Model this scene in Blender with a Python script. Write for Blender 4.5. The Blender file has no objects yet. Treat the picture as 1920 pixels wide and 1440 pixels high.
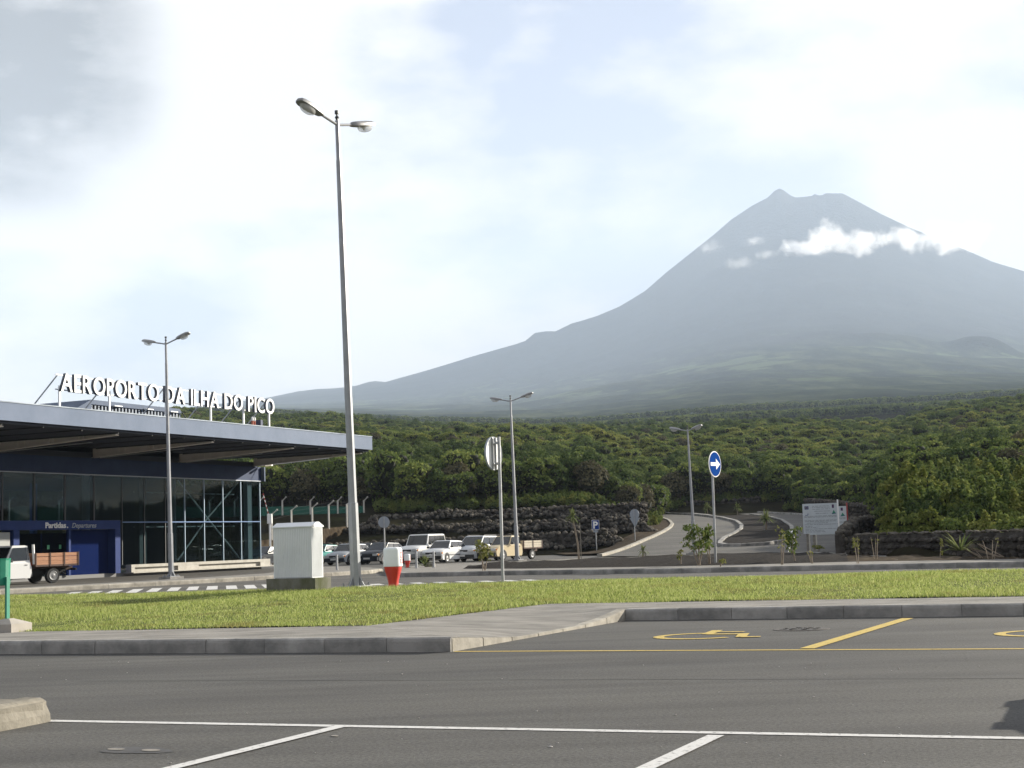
import bpy, bmesh, math, random
import numpy as np
from mathutils import Vector, Matrix, noise as mnoise
random.seed(7); rng = np.random.default_rng(7)
C = bpy.context.scene.collection
SC = bpy.context.scene
R = math.radians

# ------------------------------------------------------------------ camera, light, exposure
EYE, FPX = 1.25, 2850.0
TILT, PITCH = math.atan(.033), math.atan(294 * math.cos(math.atan(.033)) / FPX)
FWD = Vector((0, math.cos(PITCH), math.sin(PITCH)))
_up0 = Vector((0, -math.sin(PITCH), math.cos(PITCH)))
RGT = Vector((1, 0, 0)) * math.cos(TILT) - _up0 * math.sin(TILT)
UPV = Vector((1, 0, 0)) * math.sin(TILT) + _up0 * math.cos(TILT)
cam = bpy.data.cameras.new('camera'); co = bpy.data.objects.new('camera', cam); C.objects.link(co)
cam.sensor_width = 36; cam.lens = FPX / 1920 * 36; cam.clip_end = 60000; cam.clip_start = .1
co.matrix_world = Matrix(((RGT.x, UPV.x, -FWD.x, 0), (RGT.y, UPV.y, -FWD.y, 0), (RGT.z, UPV.z, -FWD.z, EYE), (0, 0, 0, 1)))
SC.camera = co
SUN_AZ, SUN_EL = math.atan2(.84, .54), R(19)        # azimuth clockwise from +Y
SUN_DIR = Vector((math.sin(SUN_AZ) * math.cos(SUN_EL), math.cos(SUN_AZ) * math.cos(SUN_EL), math.sin(SUN_EL)))
sun = bpy.data.lights.new('sun', 'SUN'); so = bpy.data.objects.new('sun', sun); C.objects.link(so)
sun.energy = 4.6; sun.angle = R(.53); sun.color = (1, .93, .80)
so.rotation_euler = (-SUN_DIR).to_track_quat('-Z', 'Y').to_euler()
SC.view_settings.view_transform = 'Standard'; SC.view_settings.look = 'None'
SC.view_settings.exposure = 1.75; SC.view_settings.gamma = 1; SC.view_settings.use_curve_mapping = False
SC.render.engine = 'CYCLES'
SC.cycles.use_denoising = True
SC.cycles.max_bounces = 8; SC.cycles.transparent_max_bounces = 12; SC.cycles.volume_bounces = 4
SC.cycles.diffuse_bounces = 3; SC.cycles.glossy_bounces = 3
HAZE_DENSITY = 0.000074

def view_ray(px, py):
    """Direction from the eye through a point of the 1920x1440 photograph."""
    return RGT * (px - 960) + UPV * (720 - py) + FWD * FPX
def spot(px, py, z=0.0):
    """Where the level surface at height z is seen at that point of the photograph."""
    d = view_ray(px, py); t = (z - EYE) / d.z
    return Vector((d.x * t, d.y * t, z))
def at(px, py, Y):
    """The point at distance Y that is seen at that point of the photograph."""
    d = view_ray(px, py); t = Y / d.y
    return Vector((d.x * t, Y, EYE + d.z * t))

# ------------------------------------------------------------------ sky
W = bpy.data.worlds.new('World'); SC.world = W; W.use_nodes = True
nt = W.node_tree; N = nt.nodes; L = nt.links
for n in list(N): N.remove(n)
def wn(t, **k):
    n = N.new(t)
    for a, v in k.items(): setattr(n, a, v)
    return n
def wmath(op, a, b=None, clamp=False):
    n = wn('ShaderNodeMath', operation=op, use_clamp=clamp)
    for i, v in enumerate((a, b)):
        if v is None: continue
        if isinstance(v, (int, float)): n.inputs[i].default_value = v
        else: L.new(v, n.inputs[i])
    return n.outputs[0]
def wmix(f, a, b):
    n = wn('ShaderNodeMix', data_type='RGBA')
    for s, v in ((0, f), (6, a), (7, b)):
        if isinstance(v, tuple): n.inputs[s].default_value = (*v, 1)
        elif isinstance(v, (int, float)): n.inputs[s].default_value = v
        else: L.new(v, n.inputs[s])
    return n.outputs[2]
sky = wn('ShaderNodeTexSky'); sky.sky_type = 'NISHITA'; sky.sun_disc = False
sky.sun_elevation = SUN_EL; sky.sun_rotation = SUN_AZ
skyc = wn('ShaderNodeVectorMath', operation='SCALE'); L.new(sky.outputs[0], skyc.inputs[0]); skyc.inputs[3].default_value = SKY_K = .036
tc = wn('ShaderNodeTexCoord')
def wnoise(scale, detail, rough, stretch, off=(0, 0, 0)):
    m = wn('ShaderNodeMapping'); L.new(tc.outputs['Generated'], m.inputs[0])
    m.inputs['Scale'].default_value = stretch; m.inputs['Location'].default_value = off
    n = wn('ShaderNodeTexNoise'); n.inputs['Scale'].default_value = scale; n.inputs['Detail'].default_value = detail
    n.inputs['Roughness'].default_value = rough; L.new(m.outputs[0], n.inputs['Vector']); return n.outputs['Fac']
def blob(px, py, inner, outer):
    """1 within `inner` degrees of a direction, falling to 0 at `outer` degrees."""
    d = view_ray(px, py).normalized()
    v = wn('ShaderNodeVectorMath', operation='DOT_PRODUCT'); L.new(tc.outputs['Generated'], v.inputs[0]); v.inputs[1].default_value = d
    r = wn('ShaderNodeMapRange', interpolation_type='SMOOTHSTEP'); L.new(v.outputs['Value'], r.inputs[0])
    r.inputs[1].default_value = math.cos(R(outer)); r.inputs[2].default_value = math.cos(R(inner)); return r.outputs[0]
n1 = wnoise(4.2, 9, .58, (1, 1, 2.6), (.3, .1, .45))
n2 = wnoise(11, 8, .6, (1, 1, 2.2), (2.3, .7, .2))
n3 = wnoise(2.0, 5, .5, (1, 1, 2.0), (5.1, 1.2, .3))
cover = wmath('ADD', wmath('MULTIPLY', wmath('SUBTRACT', n1, .5), 3.2), wmath('MULTIPLY', wmath('SUBTRACT', n2, .5), 1.7))
cover = wmath('ADD', cover, .60)
for px, py, a, b, k in ((120, 90, 3, 11, .95), (520, 150, 3, 9, .5), (1790, 420, 1, 5, .8), (1900, 400, 1.5, 5, .6), (700, 690, 1, 6, .35), (1250, 390, .5, 3, .28), (1560, 50, 1, 6, .35),
                        (1110, 60, 1, 7, -.22), (880, 10, .3, 2.5, -.35), (250, 390, 1, 8, -.40), (1750, 180, 1, 8, -.12), (1400, 320, 1, 8, -.05)):
    cover = wmath('ADD', cover, wmath('MULTIPLY', blob(px, py, a, b), k))
cover = wmath('MAXIMUM', wmath('MINIMUM', cover, 1.0), .30)
grey = wmath('MULTIPLY', blob(20, 120, .6, 6.4), wmath('ADD', wmath('MULTIPLY', n2, 3.2), -.66), True)
grey = wmath('MULTIPLY', grey, .96)
g2 = wn('ShaderNodeMapRange'); L.new(n3, g2.inputs[0]); g2.inputs[1].default_value = .52; g2.inputs[2].default_value = .75; g2.inputs[4].default_value = .22
grey = wmath('MAXIMUM', grey, g2.outputs[0])
cloudcol = wmix(grey, (.292, .282, .273), (.050, .047, .044))
tint = wn('ShaderNodeMix', data_type='RGBA', blend_type='MULTIPLY'); tint.inputs[0].default_value = 1; L.new(skyc.outputs[0], tint.inputs[6]); tint.inputs[7].default_value = (1.0, .95, 1.12, 1)
col = wmix(cover, tint.outputs[2], cloudcol)
bg = wn('ShaderNodeBackground'); L.new(col, bg.inputs[0]); bg.inputs[1].default_value = 1.0
wo = wn('ShaderNodeOutputWorld'); L.new(bg.outputs[0], wo.inputs[0])

# ------------------------------------------------------------------ helpers: tagging, materials, mesh building
def tag(o, label=None, cat=None, group=None, kind=None):
    for k, v in (('label', label), ('category', cat), ('group', group), ('kind', kind)):
        if v: o[k] = v
    return o
def thing(name, label, cat, loc=(0, 0, 0), rz=0, group=None):
    o = bpy.data.objects.new(name, None); C.objects.link(o); o.empty_display_size = .2
    o.location = loc; o.rotation_euler = (0, 0, rz)
    return tag(o, label, cat, group)
def link(name, me, parent=None, loc=None):
    o = bpy.data.objects.new(name, me); C.objects.link(o)
    if parent is not None: o.parent = parent
    if loc is not None: o.location = loc
    return o

MATS = {}
def mat(name, col, rough=.7, col2=None, scale=4.0, detail=6, bump=0.0, bscale=None, metal=0, coat=0, contrast=(.35, .65), spec=.5, space='OBJECT', stretch=(1, 1, 1), vary=0):
    if name in MATS: return MATS[name]
    m = bpy.data.materials.new(name); m.use_nodes = True; MATS[name] = m
    t = m.node_tree; b = t.nodes['Principled BSDF']
    b.inputs['Base Color'].default_value = (*col, 1); b.inputs['Roughness'].default_value = rough; b.inputs['Metallic'].default_value = metal
    b.inputs['Coat Weight'].default_value = coat; b.inputs['Coat Roughness'].default_value = .08; b.inputs['Specular IOR Level'].default_value = spec
    if col2 or bump:
        if space == 'OBJECT':
            tcn = t.nodes.new('ShaderNodeTexCoord'); vec = tcn.outputs['Object']
        else:
            g = t.nodes.new('ShaderNodeNewGeometry'); vec = g.outputs['Position']
        mp = t.nodes.new('ShaderNodeMapping'); mp.inputs['Scale'].default_value = stretch; t.links.new(vec, mp.inputs[0]); vec = mp.outputs[0]
    if col2:
        n = t.nodes.new('ShaderNodeTexNoise'); n.inputs['Scale'].default_value = scale; n.inputs['Detail'].default_value = detail; n.inputs['Roughness'].default_value = .62
        t.links.new(vec, n.inputs['Vector'])
        r = t.nodes.new('ShaderNodeValToRGB'); r.color_ramp.elements[0].position = contrast[0]; r.color_ramp.elements[1].position = contrast[1]
        r.color_ramp.elements[0].color = (*col, 1); r.color_ramp.elements[1].color = (*col2, 1)
        t.links.new(n.outputs['Fac'], r.inputs[0]); out = r.outputs[0]
        if vary:      # every separate piece a little lighter or darker than the next
            oi = t.nodes.new('ShaderNodeObjectInfo'); mr = t.nodes.new('ShaderNodeMapRange'); t.links.new(oi.outputs['Random'], mr.inputs[0]); mr.inputs[3].default_value = 1 - vary; mr.inputs[4].default_value = 1 + vary
            vm = t.nodes.new('ShaderNodeVectorMath'); vm.operation = 'SCALE'; t.links.new(out, vm.inputs[0]); t.links.new(mr.outputs[0], vm.inputs[3]); out = vm.outputs[0]
        t.links.new(out, b.inputs['Base Color'])
    if bump:
        n = t.nodes.new('ShaderNodeTexNoise'); n.inputs['Scale'].default_value = bscale or scale * 4; n.inputs['Detail'].default_value = 4
        t.links.new(vec, n.inputs['Vector'])
        bp = t.nodes.new('ShaderNodeBump'); bp.inputs['Strength'].default_value = bump; bp.inputs['Distance'].default_value = .02
        t.links.new(n.outputs['Fac'], bp.inputs['Height']); t.links.new(bp.outputs[0], b.inputs['Normal'])
    return m

class MB:
    """Collects shapes; build() links them as one mesh object."""
    def __init__(s): s.v = []; s.f = []; s.m = []; s.mi = 0
    def add(s, vs, fs):
        k = len(s.v); s.v += [tuple(v) for v in vs]; s.f += [tuple(i + k for i in f) for f in fs]; s.m += [s.mi] * len(fs); return s
    def box(s, c, d, rz=0, taper=1.0, M=None):
        x, y, z = d[0] / 2, d[1] / 2, d[2] / 2; ca, sa = math.cos(rz), math.sin(rz); vs = []
        for sz in (-1, 1):
            k = taper if sz > 0 else 1
            for sx, sy in ((-1, -1), (1, -1), (1, 1), (-1, 1)):
                p = Vector((sx * x * k, sy * y * k, sz * z)); p = Vector((p.x * ca - p.y * sa, p.x * sa + p.y * ca, p.z))
                if M is not None: p = M @ p
                vs.append((p.x + c[0], p.y + c[1], p.z + c[2]))
        return s.add(vs, [(3, 2, 1, 0), (4, 5, 6, 7), (0, 1, 5, 4), (1, 2, 6, 5), (2, 3, 7, 6), (3, 0, 4, 7)])
    def bar(s, a, b, w, h=None, up=(0, 0, 1)):
        """A square bar from a to b."""
        a, b = Vector(a), Vector(b); h = h or w; t = (b - a).normalized(); u = Vector(up)
        if abs(t.dot(u)) > .97: u = Vector((1, 0, 0))
        sd = t.cross(u).normalized(); u = sd.cross(t).normalized(); vs = []
        for p in (a, b):
            for i, j in ((-1, -1), (1, -1), (1, 1), (-1, 1)): vs.append(p + sd * i * w / 2 + u * j * h / 2)
        return s.add(vs, [(0, 1, 2, 3), (7, 6, 5, 4), (0, 4, 5, 1), (1, 5, 6, 2), (2, 6, 7, 3), (3, 7, 4, 0)])
    def tube(s, pts, rad, n=8, caps=True):
        pts = [Vector(p) for p in pts]; rad = rad if isinstance(rad, (list, tuple)) else [rad] * len(pts); vs = []; fs = []
        for i, p in enumerate(pts):
            t = (pts[min(i + 1, len(pts) - 1)] - pts[max(i - 1, 0)]).normalized()
            u = Vector((0, 0, 1)) if abs(t.z) < .95 else Vector((1, 0, 0))
            a = t.cross(u).normalized(); b = t.cross(a).normalized()
            for k in range(n):
                th = 2 * math.pi * k / n; vs.append(p + (a * math.cos(th) + b * math.sin(th)) * rad[i])
        for i in range(len(pts) - 1):
            for k in range(n): fs.append((i * n + k, (i + 1) * n + k, (i + 1) * n + (k + 1) % n, i * n + (k + 1) % n))
        if caps: fs += [tuple(range(n)), tuple(range((len(pts) - 1) * n, len(pts) * n))[::-1]]
        return s.add(vs, fs)
    def lathe(s, prof, n=16, c=(0, 0, 0), sq=0.0):
        """Profile [(r, z)] turned about Z; sq > 0 squares the section off."""
        vs = []; fs = []
        for r_, z in prof:
            for k in range(n):
                th = 2 * math.pi * (k + .5) / n; q = 1.0
                if sq: q = 1 + sq * (1 / max(abs(math.cos(th)), abs(math.sin(th))) - 1)
                vs.append((c[0] + r_ * q * math.cos(th), c[1] + r_ * q * math.sin(th), c[2] + z))
        for i in range(len(prof) - 1):
            for k in range(n): fs.append((i * n + k, i * n + (k + 1) % n, (i + 1) * n + (k + 1) % n, (i + 1) * n + k))
        fs += [tuple(range(n))[::-1], tuple(range((len(prof) - 1) * n, len(prof) * n))]
        return s.add(vs, fs)
    def prism(s, poly, z0, z1):
        n = len(poly); top = z1 if callable(z1) else (lambda x, y: z1)
        vs = [(p[0], p[1], z0) for p in poly] + [(p[0], p[1], top(p[0], p[1])) for p in poly]
        return s.add(vs, [tuple(range(n))[::-1], tuple(range(n, 2 * n))] + [(i, (i + 1) % n, n + (i + 1) % n, n + i) for i in range(n)])
    def flat(s, poly, z=0.0): return s.add([(p[0], p[1], z) for p in poly], [tuple(range(len(poly)))])
    def loft(s, rings, caps=True, closed=True):
        n = len(rings[0]); vs = [p for r_ in rings for p in r_]; fs = []
        for i in range(len(rings) - 1):
            for k in range(n if closed else n - 1): fs.append((i * n + k, i * n + (k + 1) % n, (i + 1) * n + (k + 1) % n, (i + 1) * n + k))
        if caps: fs += [tuple(range(n))[::-1], tuple(range((len(rings) - 1) * n, len(rings) * n))]
        return s.add(vs, fs)
    def mesh(s, name, mats, smooth=False):
        me = bpy.data.meshes.new(name); me.from_pydata([tuple(v) for v in s.v], [], s.f)
        for m in (mats if isinstance(mats, (list, tuple)) else [mats]): me.materials.append(m)
        if max(s.m, default=0): me.polygons.foreach_set('material_index', s.m)
        bm = bmesh.new(); bm.from_mesh(me); bmesh.ops.recalc_face_normals(bm, faces=bm.faces); bm.to_mesh(me); bm.free()
        if smooth:
            me.polygons.foreach_set('use_smooth', [True] * len(me.polygons))
            try: me.set_sharp_from_angle(angle=R(38))
            except Exception: pass
        return me
    def build(s, name, mats, parent=None, loc=None, smooth=False): return link(name, s.mesh(name, mats, smooth), parent, loc)

def np_mesh(name, verts, faces, m, smooth=False):
    """Mesh from numpy arrays; faces is (n, 3) or (n, 4)."""
    me = bpy.data.meshes.new(name); k = faces.shape[1]
    me.vertices.add(len(verts)); me.vertices.foreach_set('co', np.ascontiguousarray(verts, np.float32).ravel())
    me.loops.add(faces.size); me.loops.foreach_set('vertex_index', np.ascontiguousarray(faces, np.int32).ravel())
    me.polygons.add(len(faces)); me.polygons.foreach_set('loop_start', np.arange(0, faces.size, k, dtype=np.int32)); me.polygons.foreach_set('loop_total', np.full(len(faces), k, np.int32))
    for x in (m if isinstance(m, list) else [m]): me.materials.append(x)
    me.update(calc_edges=True); me.validate()
    if smooth: me.polygons.foreach_set('use_smooth', [True] * len(faces))
    return me
def copy_thing(o, parent=None):
    c = o.copy(); C.objects.link(c); c.parent = parent
    for ch in o.children: copy_thing(ch, c)
    return c
def rot2(v, a): return Vector((v[0] * math.cos(a) - v[1] * math.sin(a), v[0] * math.sin(a) + v[1] * math.cos(a)))
# ------------------------------------------------------------------ terrain
def slope_of(px, py):
    d = view_ray(px, py); return d.z / d.y
SIL = [(-400, 800), (100, 782), (330, 768), (480, 750), (560, 733), (645, 726), (670, 722), (690, 716), (704, 714), (722, 716), (790, 697), (900, 664), (965, 646), (985, 639), (1003, 624), (1022, 621), (1042, 621), (1072, 606), (1084, 603), (1120, 592), (1160, 575), (1210, 545),
       (1250, 510), (1300, 470), (1340, 438), (1370, 412), (1410, 385), (1440, 370), (1452, 358), (1462, 353), (1471, 358), (1482, 366), (1492, 370), (1522, 367), (1528, 363), (1534, 366), (1543, 365), (1547, 362), (1580, 362), (1610, 378), (1650, 400), (1700, 424), (1735, 438), (1800, 464), (1860, 490), (1920, 508), (2100, 575), (2400, 650), (2800, 720)]
TREELINE = [(-400, 775), (300, 770), (480, 782), (560, 781), (650, 783), (720, 790), (760, 797), (830, 799), (900, 801), (1000, 804), (1100, 802), (1200, 800), (1300, 796), (1400, 792), (1500, 793), (1600, 795), (1660, 792), (1700, 783), (1740, 772), (1800, 759), (1880, 747), (1960, 746), (2400, 740)]
SECOND = [(-400, 770), (500, 775), (800, 792), (1000, 797), (1100, 793), (1200, 786), (1300, 779), (1400, 773), (1500, 769), (1600, 763), (1700, 758), (1800, 752), (1920, 744), (2400, 720)]
def tab(t):
    ds = [view_ray(a, b) for a, b in t]
    return np.array([960 + FPX * d.x / d.y for d in ds]), np.array([d.z / d.y for d in ds])
SIL_T, TL_T, SE_T = tab(SIL), tab(TREELINE), tab(SECOND)
_qq = np.arange(-500, 2900, 5.0); _cc = np.interp(_qq, *SIL_T); _kk = np.exp(-.5 * (np.arange(-60, 61) / 22.0) ** 2); _kk /= _kk.sum()
SOFT_T = (_qq, np.convolve(np.pad(_cc, 60, 'edge'), _kk, 'valid'))
G_S = np.array([1500, 2500, 4000, 5500, 6500, 7500, 8500, 9500, 10000, 10200, 10350, 11200, 13000.]); G_V = np.array([0, .085, .185, .29, .36, .48, .65, .86, .965, 1.0, .985, .70, .25])
NEAR = 55.0
def fbm(X, Y, sc, seed=0, oct=4):
    """Cheap smooth value noise on arrays, about -1..1."""
    out = np.zeros_like(X, float); amp = 1.0; tot = 0
    r2 = np.random.default_rng(100 + seed); T = r2.random((64, 64)) * 2 - 1
    for o in range(oct):
        x = X / sc + 17.3 * o; y = Y / sc + 9.1 * o; xi = np.floor(x).astype(int); yi = np.floor(y).astype(int); fx = x - xi; fy = y - yi
        fx = fx * fx * (3 - 2 * fx); fy = fy * fy * (3 - 2 * fy); g = lambda a, b: T[a % 64, b % 64]
        out += amp * ((g(xi, yi) * (1 - fx) + g(xi + 1, yi) * fx) * (1 - fy) + (g(xi, yi + 1) * (1 - fx) + g(xi + 1, yi + 1) * fx) * fy)
        tot += amp; amp *= .5; sc *= .5
    return out / tot * 1.6
LEFT_P = ([0, 126, 150, 620], [0, 0, 4.5, None]); MID_P = ([0, 100, 192, 200, 620], [0, 0, 3.9, 5.6, None]); RIGHT_P = ([0, 52, 62, 80, 620], [0, 0, .75, 2.0, None])
def terrain(X, Y):
    X = np.asarray(X, float); Y = np.asarray(Y, float); S = np.maximum(Y, 5.0); q = np.clip(960 + FPX * X / S, -380, 2380)
    zc = np.interp(q, *TL_T) * 620 + EYE - 3.4
    def prof(P, k=.97):
        s, z = P; z0 = np.interp(S, s[:-1], z[:-1]); a, za = s[-2], z[-2]
        return np.where(S > a, za + (zc - za) * np.clip((S - a) / (620 - a), 0, 1) ** k, z0)
    zl, zm, zr = prof(LEFT_P), prof(MID_P), prof(RIGHT_P, 1.22)
    w1 = np.clip((q - 1080) / 130, 0, 1); w2 = np.clip((q - 1622) / 70, 0, 1); w1 = w1 * w1 * (3 - 2 * w1); w2 = w2 * w2 * (3 - 2 * w2)
    z = zl * (1 - w1) + (zm * (1 - w2) + zr * w2) * w1
    rough = np.clip((S - 210) / 80, 0, 1)
    z = z + rough * fbm(X, Y, 60, 1, 3) * 1.7
    # behind the near crest the land dips, then climbs to the volcano
    e2 = np.interp(q, *SE_T)
    dip = np.interp(S, [620, 760, 1000, 1500], [0, 0, 1, 1]); z_dip = zc + (S - 620) * .035
    z_2 = EYE + S * e2 - 6
    z = np.where(S > 620, np.where(S < 1000, z_dip * (1 - dip) + (np.minimum(z_dip, z_2) * .4 + z_2 * .6) * dip, z_2), z)
    top = np.clip((S - 9500) / 650, 0, 1); top = top * top * (3 - 2 * top)
    cr = np.interp(q, *SIL_T) * top + np.interp(q, *SOFT_T) * (1 - top); g = np.interp(S, G_S, G_V)
    zf = EYE + S * (e2 + (cr - e2) * g)
    amp = np.interp(S, [1500, 2200, 7000, 8500, 10000, 10400], [2, 5, 9, 14, 5, 6])
    zf = zf + amp * fbm(X, Y, 260, 3, 4) * np.interp(S, [9800, 10150, 10400], [1, .12, 1])
    for qc, sc_, h, w in ((1690, 6100, 34, 170), (1850, 5900, 62, 120), (1560, 6400, 16, 150), (1120, 5200, 18, 200)):
        dx = X - (qc - 960) / FPX * sc_; dy = Y - sc_; zf = zf + h * np.exp(-np.maximum((dx * dx + dy * dy * .5) / w ** 2, 0) ** 1.3)
    return np.where(S > 1500, zf, z)
def tz(x, y): return float(terrain(np.array([x]), np.array([y]))[0])

def grid_mesh(name, qs, ss, m, drop=0.0, smooth=True):
    Q, S = np.meshgrid(qs, ss); X = (Q - 960) / FPX * S; Y = S; Z = terrain(X, Y) - drop
    nq, ns = len(qs), len(ss); i = np.arange(nq * ns).reshape(ns, nq)
    F = np.stack([i[:-1, :-1], i[:-1, 1:], i[1:, 1:], i[1:, :-1]], -1).reshape(-1, 4)
    return np_mesh(name, np.stack([X, Y, Z], -1).reshape(-1, 3), F, m, smooth)

def land_mat(name, mode):
    m = bpy.data.materials.new(name); m.use_nodes = True; t = m.node_tree; b = t.nodes['Principled BSDF']; b.inputs['Roughness'].default_value = 1.0; b.inputs['Specular IOR Level'].default_value = 0
    g = t.nodes.new('ShaderNodeNewGeometry')
    def nz(sc, det, st=(1, 1, 1), ro=.6):
        mp = t.nodes.new('ShaderNodeMapping'); mp.inputs['Scale'].default_value = st; t.links.new(g.outputs['Position'], mp.inputs[0])
        n = t.nodes.new('ShaderNodeTexNoise'); n.inputs['Scale'].default_value = sc; n.inputs['Detail'].default_value = det; n.inputs['Roughness'].default_value = ro; t.links.new(mp.outputs[0], n.inputs['Vector']); return n.outputs['Fac']
    def ramp(f, els):
        r = t.nodes.new('ShaderNodeValToRGB'); e = r.color_ramp.elements
        while len(e) < len(els): e.new(.5)
        for x, (p, c) in zip(e, els): x.position = p; x.color = (*c, 1)
        t.links.new(f, r.inputs[0]); return r.outputs[0]
    def mix(f, a, c):
        n = t.nodes.new('ShaderNodeMix'); n.data_type = 'RGBA'
        t.links.new(f, n.inputs[0])
        for s, v in ((6, a), (7, c)):
            if isinstance(v, tuple): n.inputs[s].default_value = (*v, 1)
            else: t.links.new(v, n.inputs[s])
        return n.outputs[2]
    def mrange(v, a, c):
        r = t.nodes.new('ShaderNodeMapRange'); t.links.new(v, r.inputs[0]); r.inputs[1].default_value = a; r.inputs[2].default_value = c; return r.outputs[0]
    sep = t.nodes.new('ShaderNodeSeparateXYZ'); t.links.new(g.outputs['Position'], sep.inputs[0])
    if mode == 'mountain':
        forest = ramp(nz(.010, 9, (1, .16, 1), .72), [(.3, (.002, .004, .003)), (.48, (.016, .023, .011)), (.64, (.058, .068, .033))])
        fields = ramp(nz(.0042, 7, (.8, .42, 1)), [(.59, (0, 0, 0)), (.62, (1, 1, 1))])
        band = mrange(sep.outputs['Z'], 230, 430)
        f2 = t.nodes.new('ShaderNodeMath'); f2.operation = 'MULTIPLY'; t.links.new(fields, f2.inputs[0]); t.links.new(band, f2.inputs[1])
        low = mix(f2.outputs[0], forest, (.075, .098, .045))
        high = ramp(nz(.004, 9, (1, 1, .35), .7), [(.35, (.016, .017, .016)), (.65, (.034, .034, .030))])
        zz = t.nodes.new('ShaderNodeMath'); zz.operation = 'ADD'; t.links.new(sep.outputs['Z'], zz.inputs[0])
        sc = t.nodes.new('ShaderNodeMath'); sc.operation = 'MULTIPLY'; t.links.new(nz(.002, 5), sc.inputs[0]); sc.inputs[1].default_value = 500; t.links.new(sc.outputs[0], zz.inputs[1])
        colr = mix(mrange(zz.outputs[0], 930, 1130), low, high)
        bs, bd = .03, 14.0
    else:
        colr = ramp(nz(.25, 8), [(.3, (.012, .010, .008)), (.55, (.026, .024, .014)), (.75, (.04, .044, .02))]); bs, bd = .8, .3
    t.links.new(colr, b.inputs['Base Color'])
    bp = t.nodes.new('ShaderNodeBump'); bp.inputs['Strength'].default_value = .8; bp.inputs['Distance'].default_value = bd
    t.links.new(nz(bs, 6), bp.inputs['Height']); t.links.new(bp.outputs[0], b.inputs['Normal'])
    return m
ground_m = mat('soil', (.035, .030, .024), .95, (.075, .062, .045), 1.2, 8, .5, 14, space='W', spec=.05)
gs = np.concatenate([np.linspace(36, 60, 8), np.linspace(63, 250, 70), np.linspace(255, 700, 80), np.linspace(712, 1500, 36)])
hill = tag(link('hillside', grid_mesh('hillside', np.linspace(-900, 2900, 230), gs, land_mat('hillside_soil', 'hill'), .05)), kind='structure')
mq = np.unique(np.concatenate([np.linspace(-900, 400, 40), np.linspace(400, 2000, 420), np.linspace(2000, 2800, 40), [a for a, _ in SIL if -900 < a < 2800]]))
ms = np.concatenate([np.linspace(1496, 3000, 60), np.linspace(3030, 9000, 130), np.linspace(9030, 10450, 60), np.linspace(10550, 13000, 14)])
mount = tag(link('mountain', grid_mesh('mountain', mq, ms, land_mat('mountain_land', 'mountain'))), kind='structure')
_g = MB(); _g.flat([(-700, -300), (700, -300), (700, 36.5), (-700, 36.5)], -.06)
tag(_g.build('ground', ground_m), kind='structure')

# air: one closed box of pale haze around the whole scene
hz = MB(); hz.box((0, 6200, 1225), (15000, 13900, 2510)); hm = bpy.data.materials.new('haze_air'); hm.use_nodes = True
hm.node_tree.nodes.remove(hm.node_tree.nodes['Principled BSDF']); pv = hm.node_tree.nodes.new('ShaderNodeVolumePrincipled')
pv.inputs['Color'].default_value = (.69, .82, 1.0, 1); pv.inputs['Density'].default_value = HAZE_DENSITY; pv.inputs['Anisotropy'].default_value = .0
hm.node_tree.links.new(pv.outputs[0], hm.node_tree.nodes['Material Output'].inputs['Volume'])
tag(hz.build('haze', hm), 'pale haze in the air over the whole landscape', None, kind='stuff')

# ------------------------------------------------------------------ foliage
def leaf_mat(name, c0, c1, c2, trans=.3, orand=.35):
    m = bpy.data.materials.new(name); m.use_nodes = True; t = m.node_tree; b = t.nodes['Principled BSDF']; b.inputs['Roughness'].default_value = .8; b.inputs['Specular IOR Level'].default_value = .03
    g = t.nodes.new('ShaderNodeNewGeometry'); oi = t.nodes.new('ShaderNodeObjectInfo')
    a = t.nodes.new('ShaderNodeMath'); a.operation = 'MULTIPLY_ADD'; t.links.new(g.outputs['Random Per Island'], a.inputs[0]); a.inputs[1].default_value = 1 - orand
    k = t.nodes.new('ShaderNodeMath'); k.operation = 'MULTIPLY'; t.links.new(oi.outputs['Random'], k.inputs[0]); k.inputs[1].default_value = orand; t.links.new(k.outputs[0], a.inputs[2])
    r = t.nodes.new('ShaderNodeValToRGB'); e = r.color_ramp.elements; e.new(.5)
    for x, p, c in zip(e, (0.05, .5, .95), (c0, c1, c2)): x.position = p; x.color = (*c, 1)
    t.links.new(a.outputs[0], r.inputs[0]); t.links.new(r.outputs[0], b.inputs['Base Color'])
    tr = t.nodes.new('ShaderNodeBsdfTranslucent'); t.links.new(r.outputs[0], tr.inputs['Color'])
    mx = t.nodes.new('ShaderNodeMixShader'); mx.inputs[0].default_value = trans; t.links.new(b.outputs[0], mx.inputs[1]); t.links.new(tr.outputs[0], mx.inputs[2])
    t.links.new(mx.outputs[0], t.nodes['Material Output'].inputs['Surface']); return m
BARK = mat('bark', (.06, .045, .032), .9, (.11, .085, .06), 6, 6, .5)
CORE = mat('dark_crown_core', (.015, .018, .008), 1.0)  # dark fill added within the crowns to block light
LEAF_A = leaf_mat('leaves_green', (.050, .084, .024), (.125, .168, .046), (.240, .265, .076))
LEAF_B = leaf_mat('leaves_yellow', (.072, .098, .024), (.165, .190, .048), (.320, .315, .090))
LEAF_T = leaf_mat('leaves_dry', (.050, .048, .030), (.095, .088, .052), (.17, .155, .085), .2)
LEAF_D = leaf_mat('leaves_dark', (.032, .056, .020), (.074, .108, .036), (.155, .185, .060))

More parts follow.
